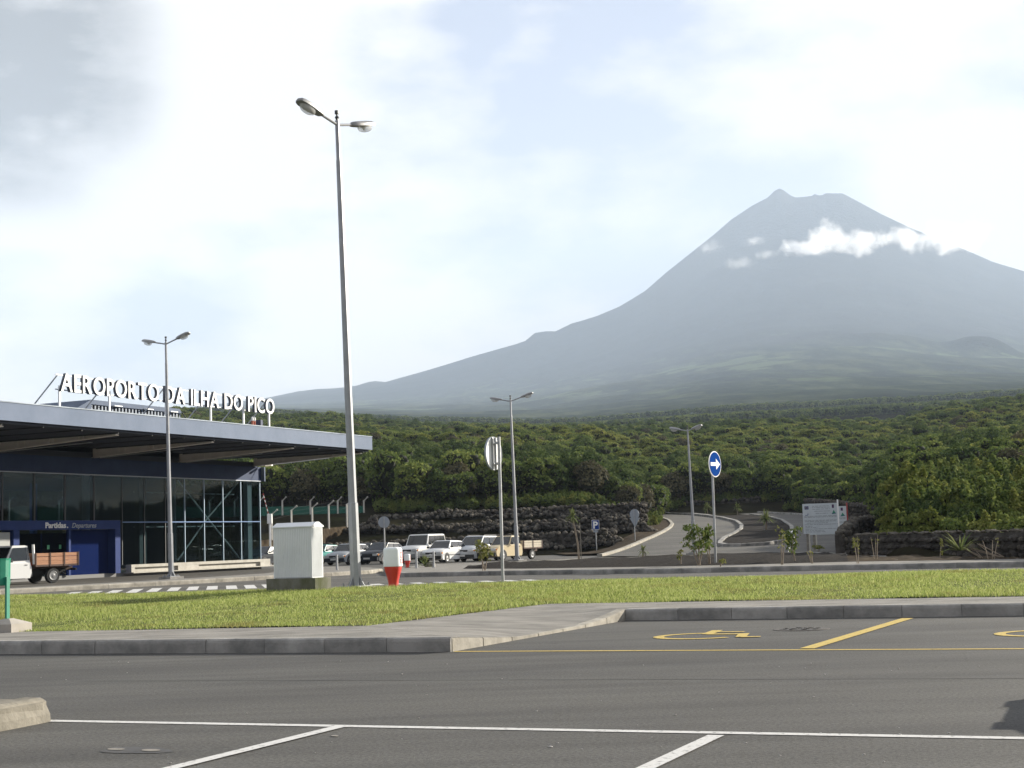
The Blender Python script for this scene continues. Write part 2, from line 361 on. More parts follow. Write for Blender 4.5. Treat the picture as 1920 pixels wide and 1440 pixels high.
def leaf_cloud(lobes, n, size, upright=.0, asp=1.6, seed=0):
    """n leaf-sized quads over the surfaces of the lobes (centre, radii)."""
    r = np.random.default_rng(seed); w = np.array([l[1][0] * l[1][2] for l in lobes]); k = r.choice(len(lobes), n, p=w / w.sum())
    cen = np.array([l[0] for l in lobes])[k]; rad = np.array([l[1] for l in lobes])[k]
    d = r.normal(size=(n, 3)); d[:, 2] = np.where(r.random(n) < .75, np.abs(d[:, 2]), d[:, 2]); d /= np.linalg.norm(d, axis=1)[:, None]
    p = cen + d * rad * (r.random((n, 1)) ** .35 * .42 + .66)
    nrm = d + r.normal(size=(n, 3)) * .65; nrm[:, 2] += .15; nrm /= np.linalg.norm(nrm, axis=1)[:, None]
    t = np.cross(nrm, r.normal(size=(n, 3))); t[:, 2] += upright * 2; t -= nrm * (t * nrm).sum(1)[:, None]; t /= np.linalg.norm(t, axis=1)[:, None] + 1e-9
    b = np.cross(nrm, t); s = size * (.6 + .8 * r.random((n, 1)))
    return np.stack([p - t * s, p + b * s / asp, p + t * s, p - b * s / asp], 1).reshape(-1, 3)
def crown_mesh(name, lobes, n, size, m, upright=0, seed=0, core=.70):
    V = leaf_cloud(lobes, n, size, upright, 1.6, seed); F = np.arange(len(V)).reshape(-1, 4)
    vs = [V]; fs = [F]; k = len(V)
    for c, rr in lobes:            # dark core added inside each lobe to keep light from seeping through
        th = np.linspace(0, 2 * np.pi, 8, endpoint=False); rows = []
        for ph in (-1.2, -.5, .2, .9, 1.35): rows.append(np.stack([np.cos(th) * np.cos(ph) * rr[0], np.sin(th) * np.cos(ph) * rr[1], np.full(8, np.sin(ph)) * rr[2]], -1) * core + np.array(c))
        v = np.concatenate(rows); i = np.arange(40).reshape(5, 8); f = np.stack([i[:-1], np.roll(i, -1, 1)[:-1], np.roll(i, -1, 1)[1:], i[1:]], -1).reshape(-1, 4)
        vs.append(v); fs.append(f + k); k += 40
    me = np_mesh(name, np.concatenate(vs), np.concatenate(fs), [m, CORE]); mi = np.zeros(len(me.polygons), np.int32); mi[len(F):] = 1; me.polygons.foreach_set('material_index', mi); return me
def random_lobes(seed, w, h, base, n):
    r = random.Random(seed); out = [((0, 0, base + h * .45), (w * .36, w * .36, h * .45))]
    for i in range(n):
        a = 2 * math.pi * (i + r.random()) / n; d = w * r.uniform(.18, .36); q = w * r.uniform(.16, .27)
        out.append(((d * math.cos(a), d * math.sin(a), base + h * r.uniform(.25, .78)), (q, q, q * r.uniform(.65, .95))))
    return out
PROTO = []
for i, (w, h, b, n, m, up) in enumerate(((4.8, 4.6, .8, 11, LEAF_B, 0), (4.0, 4.8, .6, 10, LEAF_A, 0), (5.4, 4.4, .9, 13, LEAF_A, 0), (3.4, 5.4, .5, 10, LEAF_D, .5), (4.4, 4.2, .8, 11, LEAF_T, 0), (5.0, 5.4, .6, 12, LEAF_D, 0))):
    lob = random_lobes(40 + i, w, h, b, n)
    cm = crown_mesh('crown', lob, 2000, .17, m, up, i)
    tb = MB(); r = random.Random(i)
    for j in range(3):
        a = r.uniform(0, 6.28); e = (math.cos(a) * w * .22, math.sin(a) * w * .22, b + h * .5)
        tb.tube([(.1 * math.cos(a), .1 * math.sin(a), -.5), (e[0] * .35, e[1] * .35, b * .6), e], [.10, .075, .03], 5)
    PROTO.append((cm, tb.mesh('trunk', BARK)))
# low leafy shrubs for the bank behind the stone wall on the right
SHRUB = []
for i, m in enumerate((LEAF_A, LEAF_B, LEAF_D, LEAF_A)):
    lob = random_lobes(90 + i, 2.6, 1.9, .2, 9); r = random.Random(60 + i)
    lob += [((r.uniform(-.95, .95), r.uniform(-.95, .95), r.uniform(1.5, 2.2)), (r.uniform(.16, .26), r.uniform(.16, .26), r.uniform(.45, .85))) for _ in range(6)]
    cm = crown_mesh('crown', lob, 2600, .125, m, .7, 20 + i, .55)
    tb = MB(); tb.tube([(0, 0, -.3), (.05, .02, .5), (.25, .1, 1.1)], [.06, .05, .02], 5); tb.tube([(0, 0, -.3), (-.1, .1, .5), (-.3, -.2, 1.2)], [.05, .04, .02], 5)
    SHRUB.append((cm, tb.mesh('trunk', BARK)))

def front_edge(q):
    return np.interp(q, [-400, 700, 760, 1180, 1240, 1300, 1440, 1490, 1560, 1628, 1655, 1690, 2400], [160, 157, 149.5, 158, 194, 199, 199, 185, 168, 138, 112, 72, 60])
cand = []
r = np.random.default_rng(3); n_c = 52000
s_ = 58 + (640 - 58) * r.random(n_c) ** .72; q_ = r.uniform(-60, 2010, n_c); keep = s_ > front_edge(q_) + r.random(n_c) * 3
s_, q_ = s_[keep], q_[keep]; x_ = (q_ - 960) / FPX * s_
cell = {}; picked = []
for i in np.argsort(s_):
    x, y, q = x_[i], s_[i], q_[i]; low = q > 1640 and y < 125
    dmin = 1.15 if low else (1.5 if y < 260 else 2.1)
    key = (int(x // 2.2), int(y // 2.2)); ok = True
    for a in (-1, 0, 1):
        for b in (-1, 0, 1):
            for (u, v) in cell.get((key[0] + a, key[1] + b), ()):
                if (u - x) ** 2 + (v - y) ** 2 < dmin * dmin: ok = False; break
            if not ok: break
        if not ok: break
    if ok: cell.setdefault(key, []).append((x, y)); picked.append((x, y, q, low))
px_ = np.array([(a, b) for a, b, _, _ in picked]); pz_ = terrain(px_[:, 0], px_[:, 1])
rr = random.Random(5); trees = []
patch = fbm(px_[:, 0], px_[:, 1], 45, 8, 2)
for (x, y, q, low), z, pt in zip(picked, pz_, patch):
    if low: k = rr.randrange(4); sc = rr.uniform(.40, 1.0)
    else:
        k = rr.choice((0, 0, 1, 0, 4, 2)) if pt > .15 else rr.choice((1, 2, 5, 1, 2, 0, 2, 4)) if pt > -.35 else rr.choice((3, 5, 3, 1)); sc = (rr.uniform(.42, .70) if rr.random() < .88 else rr.uniform(.70, .92)) * (1.05 if y > 350 else 1)
    if not low and q < 1640 and y < front_edge(q) + (8 if q < 1230 else 4): k = rr.choice((3, 5, 1, 2, 3, 4)); sc = rr.uniform(.72, 1.02)
    trees.append((x, y, z - .25, q, low, k, sc))
trees.sort(key=lambda t: -t[6] / t[1] * (.6 if t[4] else 1))
GROUPS = {'left': ('rounded dense tree growing above the dark lava stone terraces', 'trees above the lava stone terraces'), 'mid': ('tangled leafy tree at the foot of the slope above the bend of the access road', 'trees above the access road bend'),
          'right': ('leafy green tree on the slope at the right behind the information boards', 'trees on the slope behind the information boards'), 'low': ('low leafy shrub on the bank behind the low dark stone wall', 'shrubs behind the low stone wall')}
made = {}; real = 0; rest = []
for t in trees:
    x, y, z, q, low, k, sc = t; vis = -20 < q < 1950 and not (q < 470)
    if real < 300 and vis:
        key = ('low', k) if low else ('tree', k); zone = 'low' if low else 'left' if q < 1150 else 'mid' if q < 1500 else 'right'
        nm = 'shrub' if low else 'tree'
        o = thing(nm, GROUPS[zone][0], 'shrub' if low else 'tree', (x, y, z), rr.uniform(0, 6.28), GROUPS[zone][1]); o.scale = (sc, sc, sc * rr.uniform(.9, 1.15))
        cm, tm = (SHRUB if low else PROTO)[k]
        c = link('crown', cm, o); link('trunk', tm, o); made.setdefault(key, c); real += 1
    else: rest.append(t)

def scatter(name, pts, crowns, label):
    """One object of many copies of the crowns: points carry which, scale and turn."""
    me = bpy.data.meshes.new(name); me.vertices.add(len(pts)); me.vertices.foreach_set('co', np.array([p[:3] for p in pts], np.float32).ravel())
    for an, ty, idx in (('which', 'INT', 3), ('size', 'FLOAT', 4), ('turn', 'FLOAT', 5)):
        a = me.attributes.new(an, ty, 'POINT'); a.data.foreach_set('value', np.array([p[idx] for p in pts], np.int32 if ty == 'INT' else np.float32))
    o = link(name, me); g = bpy.data.node_groups.new(name, 'GeometryNodeTree')
    g.interface.new_socket('Geometry', in_out='INPUT', socket_type='NodeSocketGeometry'); g.interface.new_socket('Geometry', in_out='OUTPUT', socket_type='NodeSocketGeometry')
    nn = g.nodes; ll = g.links; gi = nn.new('NodeGroupInput'); go = nn.new('NodeGroupOutput'); ip = nn.new('GeometryNodeInstanceOnPoints'); ji = nn.new('GeometryNodeJoinGeometry')
    for c in reversed(crowns):
        oi = nn.new('GeometryNodeObjectInfo'); oi.inputs['Object'].default_value = c; oi.inputs['As Instance'].default_value = True; oi.transform_space = 'ORIGINAL'; ll.new(oi.outputs['Geometry'], ji.inputs[0])
    def attr(nm, ty):
        a = nn.new('GeometryNodeInputNamedAttribute'); a.data_type = ty; a.inputs['Name'].default_value = nm; return a.outputs[0]
    ll.new(gi.outputs[0], ip.inputs['Points']); ll.new(ji.outputs[0], ip.inputs['Instance']); ip.inputs['Pick Instance'].default_value = True
    ll.new(attr('which', 'INT'), ip.inputs['Instance Index']); ll.new(attr('size', 'FLOAT'), ip.inputs['Scale'])
    cx = nn.new('ShaderNodeCombineXYZ'); ll.new(attr('turn', 'FLOAT'), cx.inputs[2]); er = nn.new('FunctionNodeEulerToRotation'); ll.new(cx.outputs[0], er.inputs[0]); ll.new(er.outputs[0], ip.inputs['Rotation'])
    ll.new(ip.outputs[0], go.inputs[0]); md = o.modifiers.new('scatter', 'NODES'); md.node_group = g
    return tag(o, label, kind='stuff')
have = [k for k in range(6) if ('tree', k) in made]
und = []; r = np.random.default_rng(14)
for i in range(620):
    q = r.uniform(700, 1225) if i < 430 else r.uniform(1225, 1660); s = (r.uniform(149.2, 158) if q < 1090 else r.uniform(150.5, 172)) if i < 430 else front_edge(q) + r.uniform(-1.0, 5); x = (q - 960) / FPX * s
    und.append((x, s, tz(x, s) - .1, int(r.integers(0, 4)), float(r.uniform(.20, .50)), float(r.uniform(0, 6.28))))
for i in range(260):
    q = r.uniform(1655, 1990); s = r.uniform(62, 82) if q > 1690 else r.uniform(84, 118); x = (q - 960) / FPX * s
    und.append((x, s, tz(x, s) - .1, int(r.integers(0, 4)), float(r.uniform(.3, .8)), float(r.uniform(0, 6.28))))
have_s = [k for k in range(4) if ('low', k) in made]
scatter('undergrowth', und, [made[('low', k if k in have_s else have_s[0])] for k in range(4)], 'tangled green undergrowth along the foot of the wood and the bank')
crowns = [made[('tree', k if k in have else have[k % len(have)])] for k in range(6)]
pts = [(x, y, z, (k if not low else k % 3), sc * (.62 if low else 1), rr.uniform(0, 6.28)) for x, y, z, q, low, k, sc in rest]
scatter('woodland', pts, crowns, 'dense green woodland covering the slope below the mountain')
r = np.random.default_rng(11); n2 = 15000; s2 = 630 + 940 * r.random(n2) ** .85; q2 = r.uniform(300, 2000, n2); x2 = (q2 - 960) / FPX * s2; z2 = terrain(x2, s2)
scatter('far_woodland', [(a, b, c - .5, int(d), float(e), float(f)) for a, b, c, d, e, f in zip(x2, s2, z2, r.choice([1, 2, 3, 5], n2), r.uniform(.8, 1.45, n2), r.uniform(0, 6.28, n2))], crowns, 'far hazy belt of trees at the foot of the mountain')
# ------------------------------------------------------------------ paved ground
def asphalt(name, c0, c1, line=False):
    m = bpy.data.materials.new(name); m.use_nodes = True; t = m.node_tree; b = t.nodes['Principled BSDF']; b.inputs['Roughness'].default_value = .82; b.inputs['Specular IOR Level'].default_value = .18
    g = t.nodes.new('ShaderNodeNewGeometry')
    def nz(sc, det, ro=.6, st=(1, 1, 1)):
        mp = t.nodes.new('ShaderNodeMapping'); mp.inputs['Scale'].default_value = st; mp.inputs['Rotation'].default_value = (0, 0, R(21)); t.links.new(g.outputs['Position'], mp.inputs[0])
        n = t.nodes.new('ShaderNodeTexNoise'); n.inputs['Scale'].default_value = sc; n.inputs['Detail'].default_value = det; n.inputs['Roughness'].default_value = ro; t.links.new(mp.outputs[0], n.inputs['Vector']); return n.outputs['Fac']
    def rp(f, a, ca, c, cc):
        r = t.nodes.new('ShaderNodeValToRGB'); e = r.color_ramp.elements; e[0].position = a; e[1].position = c; e[0].color = (*ca, 1); e[1].color = (*cc, 1); t.links.new(f, r.inputs[0]); return r.outputs[0]
    def mul(a, c):
        n = t.nodes.new('ShaderNodeMix'); n.data_type = 'RGBA'; n.blend_type = 'MULTIPLY'; n.inputs[0].default_value = 1; t.links.new(a, n.inputs[6]); t.links.new(c, n.inputs[7]); return n.outputs[2]
    base = rp(nz(.55, 7, .6, (.45, 1.6, 1)), .3, c0, .7, c1)
    grain = rp(nz(38, 4, .85), .34, (.45, .45, .45), .66, (1.55, 1.53, 1.48))
    worn = rp(nz(.22, 7, .6, (.5, 1.5, 1)), .34, (.76, .76, .78), .66, (1.18, 1.17, 1.14))
    streak = rp(nz(1.1, 6, .65, (.10, 2.4, 1)), .30, (.84, .84, .84), .62, (1.06, 1.06, 1.06))
    spots = rp(nz(5.0, 2), .26, (.72, .72, .72), .33, (1, 1, 1))
    t.links.new(mul(mul(mul(mul(base, grain), worn), streak), spots), b.inputs['Base Color'])
    bp = t.nodes.new('ShaderNodeBump'); bp.inputs['Strength'].default_value = .5; bp.inputs['Distance'].default_value = .006; t.links.new(nz(85, 2), bp.inputs['Height']); t.links.new(bp.outputs[0], b.inputs['Normal'])
    return m
ASPH = asphalt('asphalt_dark', (.064, .0628, .0605), (.088, .0866, .083)); ASPH2 = asphalt('asphalt_road', (.080, .077, .071), (.108, .104, .096))
KERBD = mat('kerb_concrete_dark', (.13, .12, .098), .92, (.25, .23, .19), 2.6, 8, .4, 30, space='W', spec=.1, vary=.08)  # kerb concrete darkened in colour to offset the strong sun on it
CONC = mat('concrete_paving', (.155, .148, .135), .92, (.27, .256, .232), 1.1, 9, .4, 40, space='W', stretch=(1, 2.2, 1), spec=.12)
KERB = mat('kerb_concrete', (.15, .148, .14), .92, (.34, .325, .30), 1.7, 8, .4, 30, space='W', spec=.15, vary=.16)
KERBL = mat('kerb_concrete_pale', (.22, .205, .175), .92, (.38, .355, .305), 2.6, 8, .4, 30, space='W', spec=.1, vary=.10)  # paler kerb copy: sunlight on the sun-facing runs put into the colour
CINDER = mat('dark_cinder', (.012, .011, .010), .97, (.045, .040, .036), 9, 8, 1.0, 22, space='W', spec=.03)
DIRT = mat('brown_cinder', (.024, .018, .013), .97, (.085, .066, .044), 2.2, 8, .8, 14, space='W', spec=.03)
WHITE_P = mat('white_road_paint', (.13, .13, .127), .8, (.52, .515, .50), 22, 9, .2, 60, space='W', contrast=(.30, .46), spec=.1)
YELLOW_P = mat('yellow_road_paint', (.15, .115, .055), .8, (.48, .365, .12), 22, 9, .2, 60, space='W', contrast=(.30, .46), spec=.1)
GRASS_SOIL = mat('lawn_soil', (.075, .095, .028), .95, (.12, .13, .050), 3, 7, .5, 20, space='W', spec=.03)

KA, KB = spot(848, 1222), spot(1175, 1163); KL0 = spot(0, 1226); KR1 = spot(1920, 1154)
KL = KA + (KL0 - KA) * 4.2; KRX = KB + (KR1 - KB) * 5
G0, G1, G2, G3 = spot(0, 1185, .16), spot(690, 1173, .16), spot(1030, 1132, .16), spot(1920, 1118, .16)
GL = G1 + (G0 - G1) * 4.5; GR = G2 + (G3 - G2) * 4.4
MID = [(-60, 50), (-6, 28.5), (1.5, 29), (40, 15)]
cp = MB(); cp.flat([(-60, -20), (45, -20), (45, 13)] + MID[::-1]); car_park = tag(cp.build('car_park', ASPH), kind='structure')
sr = MB(); sr.flat(MID + [(40, 27), (14.9, 46), (10.5, 50), (20, 66), (24, 99.5), (9, 99.5), (6, 123), (-60, 123), (-75, 80)]); road = tag(sr.build('service_road', ASPH2), kind='structure')

def band(name, a, b, w, m, parent, z=.004):
    """A painted line of width w between two points of the ground."""
    a, b = Vector(a[:2]), Vector(b[:2]); n = (b - a).normalized(); n = Vector((-n.y, n.x)) * w / 2
    q = MB(); q.flat([a + n, b + n, b - n, a - n], z); return q.build(name, m, parent)
WL0, WL1 = spot(88, 1352), spot(1920, 1385)
band('bay_line', WL0, WL1 + (WL1 - WL0) * 1.2, .105, WHITE_P, car_park)
for k in range(-1, 4):
    o = spot(640, 1363); s = spot(1347, 1378.5) - o; p = o + s * k; dr = (spot(325, 1440) - spot(640, 1362)).normalized()
    if k >= 0: band('bay_line', p + dr * .05, p + dr * 5.0, .105, WHITE_P, car_park, .008)
YL0, YL1 = spot(852, 1222), spot(1920, 1217)
band('bay_line', YL0, YL1 + (YL1 - YL0) * 2, .10, YELLOW_P, car_park)
YD0, YD1 = spot(1513, 1217), spot(1702, 1160); ys = (YL1 - YL0).normalized()
for k in range(3): band('bay_line', YD0 + ys * 4.05 * k, YD1 + ys * 4.05 * k, .16, YELLOW_P, car_park, .008)
UB = Vector(ys[:2]); VB = Vector((YD1 - YD0)[:2]).normalized()
def stroke(q, pts, w, org, z=.004):
    for i, (a, b) in enumerate(zip(pts[:-1], pts[1:])):
        a, b = Vector(a), Vector(b); d = (b - a).normalized(); n = Vector((-d.y, d.x)) * w / 2; e = d * w * .0
        q.flat([org + UB * p.x + VB * p.y for p in (a + n - e, b + n + e, b - n + e, a - n - e)], z + i * .0002)
for k in range(3):
    org = Vector(spot(1208, 1199)[:2]) + UB * 4.05 * k; q = MB()
    arc = [(.55 + .52 * math.cos(R(t)), .50 + .52 * math.sin(R(t))) for t in range(100, 330, 14)]
    stroke(q, arc, .13, org); stroke(q, [(.42, 1.55), (.52, .82), (.98, .80)], .14, org, .006); stroke(q, [(.52, 1.22), (.88, 1.20)], .11, org, .0075); stroke(q, [(.98, .86), (1.13, .22), (1.36, .26)], .13, org, .009)
    q.build('wheelchair_symbol', YELLOW_P, car_park)
mh = thing('drain_cover', 'round dark drain cover set in the asphalt of a yellow lined bay', 'drain cover', spot(1503, 1180))
q = MB(); q.lathe([(.36, -.02), (.36, .006), (.30, .006)], 24); q.build('frame', mat('cast_iron_rim', (.03, .027, .025), .8, (.07, .06, .05), 8), mh)
q = MB(); q.lathe([(.285, -.02), (.285, .009)], 24); [q.box((.25 * math.cos(a) * r_, .25 * math.sin(a) * r_, .012), (.05, .05, .008), a) for r_ in (.45, .85) for a in np.linspace(0, 6.28, 8, endpoint=False)]
q.build('lid', mat('cast_iron', (.02, .018, .017), .75, (.05, .045, .04), 12), mh)
mp_ = MB(); mp_.flat([spot(256 + 64 * math.cos(a) * (1 + .18 * math.sin(3 * a)), 1407 + 7.5 * math.sin(a) * (1 + .2 * math.cos(2 * a))) for a in np.linspace(0, 6.28, 20, endpoint=False)], .003)
mp_.build('oil_stain', mat('oil_stain', (.026, .024, .023), .7, (.05, .047, .043), 6, space='W'), car_park)
for cx, cy, w, h in ((218, 1406, 17, 2.0), (283, 1408, 18, 2.2), (628, 1381, 7, 1.2)):
    lp = MB(); lp.flat([spot(cx + w * math.cos(a), cy + h * math.sin(a)) for a in np.linspace(0, 6.28, 12, endpoint=False)], .006); lp.build('pale_patch', mat('lime_stain', (.15, .14, .12), .9, (.24, .22, .19), 8, space='W'), car_park)
sm = MB(); sa, sb = spot(150, 1277), spot(1920, 1272)    # the seam between two laid strips of asphalt
band('seam', sa, sb, .03, mat('asphalt_seam', (.033, .031, .03), .8, (.055, .053, .05), 3, space='W'), car_park, .002)

# pavement in front, with its dropped kerb
pave = MB(); pave.prism([KL, KA, G1, GL], -.05, .16); pave.prism([KB, KRX, GR, G2], -.05, .16)
def drop(u): return float(np.interp(u, [0, .20, .33, .70, .84, 1], [.16, .075, .03, .035, .075, .16]))
rows = []
for i in range(25):
    u = i / 24; a = KA.lerp(KB, u); b = G1.lerp(G2, u); rows.append([Vector((*a.lerp(b, v)[:2], drop(u) * (1 - v ** .8) + .16 * v ** .8 + .001)) for v in (0, .25, .5, .75, 1)])
pave.loft(rows, caps=False, closed=False)
pavement = tag(pave.build('pavement', CONC), kind='structure')
def kerb_run(pts, parent, m, step=.8, h=.165, w=.16, side=1, z=None, name='kerb_stone'):
    """Kerb stones laid end to end along a polyline; side says on which side of it they stand."""
    out = []
    for a, b in zip(pts[:-1], pts[1:]):
        a, b = Vector(a), Vector(b); n = max(1, round((b - a).length / step)); d = (b - a).normalized(); s = Vector((-d.y, d.x, 0)).normalized() * side
        for i in range(n):
            p, q = a.lerp(b, i / n) + d * .003, a.lerp(b, (i + 1) / n) - d * .003; zp, zq = ((z(p) - p.z, z(q) - q.z) if z else (-p.z, -q.z)); j = random.uniform(-.006, .006)
            mb = MB(); prof = [(-.045, -.12), (-.045, h - .045), (-.038, h - .015), (-.012, h + .004), (w, h + .004), (w, -.12)]
            mb.loft([[p + s * (o + j) + Vector((0, 0, e + zp)) for o, e in prof], [q + s * (o + j) + Vector((0, 0, e + zq)) for o, e in prof]])
            out.append(mb.build(name, m, parent))
    return out
kerb_run([KL, KA], pavement, KERB, .82, side=1); kerb_run([KB, KRX], pavement, KERB, .82, side=1)
for i in range(7):
    u0, u1 = i / 7, (i + 1) / 7; a, b = KA.lerp(KB, u0 + .002), KA.lerp(KB, u1 - .002); d = (b - a).normalized(); s = Vector((-d.y, d.x, 0)); mb = MB(); ring = []
    for k in range(5):
        u = u0 + (u1 - u0) * k / 4; p = a.lerp(b, k / 4); h = drop(u) + .006
        ring.append([p + s * o + Vector((0, 0, e)) for o, e in ((0, -.1), (0, h * .85), (.012, h), (.15, h), (.15, -.1))])
    mb.loft(ring); mb.build('kerb_stone', KERBL, pavement)
# end of the kerbed divider at the lower left
I1 = spot(90, 1353); dv = Vector((.33, .944, 0)); du = Vector((-.93, .36, 0))
isl = MB(); isl.prism([(I1 + o)[:2] for o in (Vector((-.02, -.06, 0)), Vector((-.05, 0, 0)) + dv * .06, du * .12 + dv * .12, du * .35 + dv * .14, du * 4 + dv * .14, du * 4 - dv * 4, du * .1 - dv * 4)], -.05, .15)
isl.build('traffic_island', KERBD).update_tag(); tag(bpy.data.objects['traffic_island'], kind='structure')
kb = MB(); ri = [[I1 + (du * .10 - dv * 4) * 1.0 + Vector((x, 0, z)) for x, z in ((0, 0),)]]
for a, b in ((3.9, 2.7), (2.69, 1.5), (1.49, .62), (.61, .0)):
    mb = MB(); mb.loft([[I1 - dv * t + du * o + Vector((0, 0, z)) for o, z in ((-.03, -.05), (-.02, .06), (.035, .165), (.07, .18), (.22, .18), (.22, -.05))] for t in (a, b)]); mb.build('kerb_stone', KERBD, bpy.data.objects['traffic_island'])

# lawn
FG = [Vector((*p, 0)) for p in ((-33, 48.5), (-12.85, 38.9), (-3.68, 34.9), (1.51, 34.9), (10.33, 32.2), (30, 26))]
NG = [GL, G0, G1, G2, G3, GR]
def poly_at(pts, xs):
    return np.interp(xs, [p[0] for p in pts], [p[1] for p in pts])
xs = np.linspace(-30, 28, 150); yn, yf = poly_at(NG, xs), poly_at(FG, xs); us = np.linspace(0, 1, 26); GX = np.repeat(xs[:, None], 26, 1); GY = yn[:, None] + (yf - yn)[:, None] * us[None]
def lawn_h(x, y, u): return .165 + .15 * np.clip(u / .75, 0, 1) ** 1.2 * np.where(u > .9, np.clip((1.02 - u) / .12, 0, 1), 1) + .018 * fbm(x, y, 1.6, 5, 3)
GZ = lawn_h(GX, GY, us[None]); i = np.arange(150 * 26).reshape(150, 26)
lawn = tag(link('lawn', np_mesh('lawn', np.stack([GX, GY, GZ], -1).reshape(-1, 3), np.stack([i[:-1, :-1], i[1:, :-1], i[1:, 1:], i[:-1, 1:]], -1).reshape(-1, 4), GRASS_SOIL, True)), kind='structure')
BLADE = leaf_mat('grass_blades', (.165, .215, .055), (.31, .365, .10), (.48, .50, .21), .4, .0)
_t = BLADE.node_tree; _r = [x for x in _t.nodes if x.type == 'VALTORGB'][0]; _g = _t.nodes.new('ShaderNodeNewGeometry'); _n = _t.nodes.new('ShaderNodeTexNoise'); _n.inputs['Scale'].default_value = .9; _n.inputs['Detail'].default_value = 6; _n.inputs['Roughness'].default_value = .65; _t.links.new(_g.outputs['Position'], _n.inputs['Vector'])
_q = _t.nodes.new('ShaderNodeValToRGB'); _q.color_ramp.elements[0].position = .52; _q.color_ramp.elements[1].position = .72; _t.links.new(_n.outputs['Fac'], _q.inputs[0]); _x = _t.nodes.new('ShaderNodeMix'); _x.data_type = 'RGBA'; _t.links.new(_q.outputs[0], _x.inputs[0]); _t.links.new(_r.outputs[0], _x.inputs[6]); _x.inputs[7].default_value = (.23, .19, .075, 1)
for _b in [x for x in _t.nodes if x.type in ('BSDF_PRINCIPLED', 'BSDF_TRANSLUCENT')]: _t.links.new(_x.outputs[2], _b.inputs[0])
n = 330000; r = np.random.default_rng(21); gx = r.uniform(-17, 15, n); u = r.random(n) ** 1.05; gyn, gyf = poly_at(NG, gx), poly_at(FG, gx); gy = gyn + (gyf - gyn) * (u * 1.0 - .004)
bare = np.array([spot(x, y, .27)[:2] for x, y in ((528, 1128), (645, 1126), (735, 1103), (800, 1101))])
dens = fbm(gx, gy, 1.1, 6, 3); dmin = np.min([((gx - b[0]) / .34) ** 2 + ((gy - b[1]) / .26) ** 2 for k, b in enumerate(bare)], 0)
inside = ~((np.abs((gx + 4.77) * .908 - (gy - 33.25) * .419) < .62) & (np.abs((gx + 4.77) * .419 + (gy - 33.25) * .908) < .32))
kp = (r.random(n) < .80 + .35 * dens) & (dmin > 1 + .4 * r.random(n)) & inside; gx, gy, u = gx[kp], gy[kp], u[kp]; n = len(gx)
gz = lawn_h(gx, gy, u) - .01; a = r.uniform(0, 2 * np.pi, n); h = r.uniform(.028, .068, n) * (1 + .45 * fbm(gx, gy, 2.4, 9, 2)); w = r.uniform(.006, .012, n); lean = r.uniform(0, .9, n) * h; la = r.uniform(0, 2 * np.pi, n)
base = np.stack([gx, gy, gz], -1); side = np.stack([np.cos(a) * w, np.sin(a) * w, np.zeros(n)], -1); tip = base + np.stack([np.cos(la) * lean, np.sin(la) * lean, h], -1)
tag(link('grass', np_mesh('grass', np.stack([base - side, base + side, tip], 1).reshape(-1, 3), np.arange(3 * n).reshape(-1, 3), BLADE)), 'short sunlit grass covering the lawn between car park and road', kind='stuff')

# planted strip with a kerb beyond the service road
near = [spot(x, y) for x, y in ((722, 1073.5), (735, 1079.5), (760, 1082), (880, 1079.7), (1000, 1077.6), (1280, 1074.5), (1560, 1069), (1920, 1063))]; near.append(near[-1] + (near[-1] - near[-2]) * 3)
far = [spot(x, y, .15) for x, y in ((722, 1067), (760, 1063.5), (800, 1058), (900, 1054.5), (1000, 1052), (1090, 1047.5), (1200, 1044), (1300, 1041.5), (1400, 1038.5), (1520, 1034.5), (1600, 1038))]
strip = MB(); strip.prism([p[:2] for p in near] + [(34, 40), (20, 50.5), (14.6, 66)] + [p[:2] for p in far[::-1]], -.05, .155); strip_o = tag(strip.build('kerbed_strip', CONC), kind='structure')
kerb_run(near, strip_o, KERB, 1.0, h=.16, w=.2, side=1)
kerb_run([far[2]] + far[4:10], strip_o, KERBL, 1.5, h=.165, w=.25, side=-1)
def soil_bed(name, na, fa, hgt, m, seed, nu=70, nv=9, base=.16):
    """A mounded planting bed between a near and a far edge."""
    A = [Vector(p) for p in na]; B = [Vector(p) for p in fa]
    def along(P, t):
        L_ = [0]
        for a, b in zip(P[:-1], P[1:]): L_.append(L_[-1] + (b - a).length)
        s = t * L_[-1]
        for k in range(len(P) - 1):
            if s <= L_[k + 1] + 1e-6: return P[k].lerp(P[k + 1], (s - L_[k]) / max(L_[k + 1] - L_[k], 1e-6))
        return P[-1]
    V = []
    for i in range(nu):
        a, b = along(A, i / (nu - 1)), along(B, i / (nu - 1))
        for j in range(nv): p = a.lerp(b, j / (nv - 1)); V.append((p.x, p.y, base + hgt * math.sin(math.pi * j / (nv - 1)) ** .6))
    V = np.array(V); inner = (np.arange(len(V)) % nv > 0) & (np.arange(len(V)) % nv < nv - 1); V[:, 2] += np.where(inner, .09 * fbm(V[:, 0], V[:, 1], .8, seed, 3), 0)
    i = np.arange(nu * nv).reshape(nu, nv); return tag(link(name, np_mesh(name, V, np.stack([i[:-1, :-1], i[1:, :-1], i[1:, 1:], i[:-1, 1:]], -1).reshape(-1, 4), m, True)), kind='structure')
soil_bed('planting_bed', [spot(x, y, .16) for x, y in ((868, 1066.4), (1000, 1065.8), (1200, 1062.6), (1400, 1058.4), (1590, 1053.0))], [spot(x, y, .16) for x, y in ((905, 1063.5), (960, 1060), (1000, 1057.2), (1100, 1053), (1200, 1048.5), (1300, 1044.2), (1400, 1041), (1520, 1037), (1585, 1043))], .16, CINDER, 31)
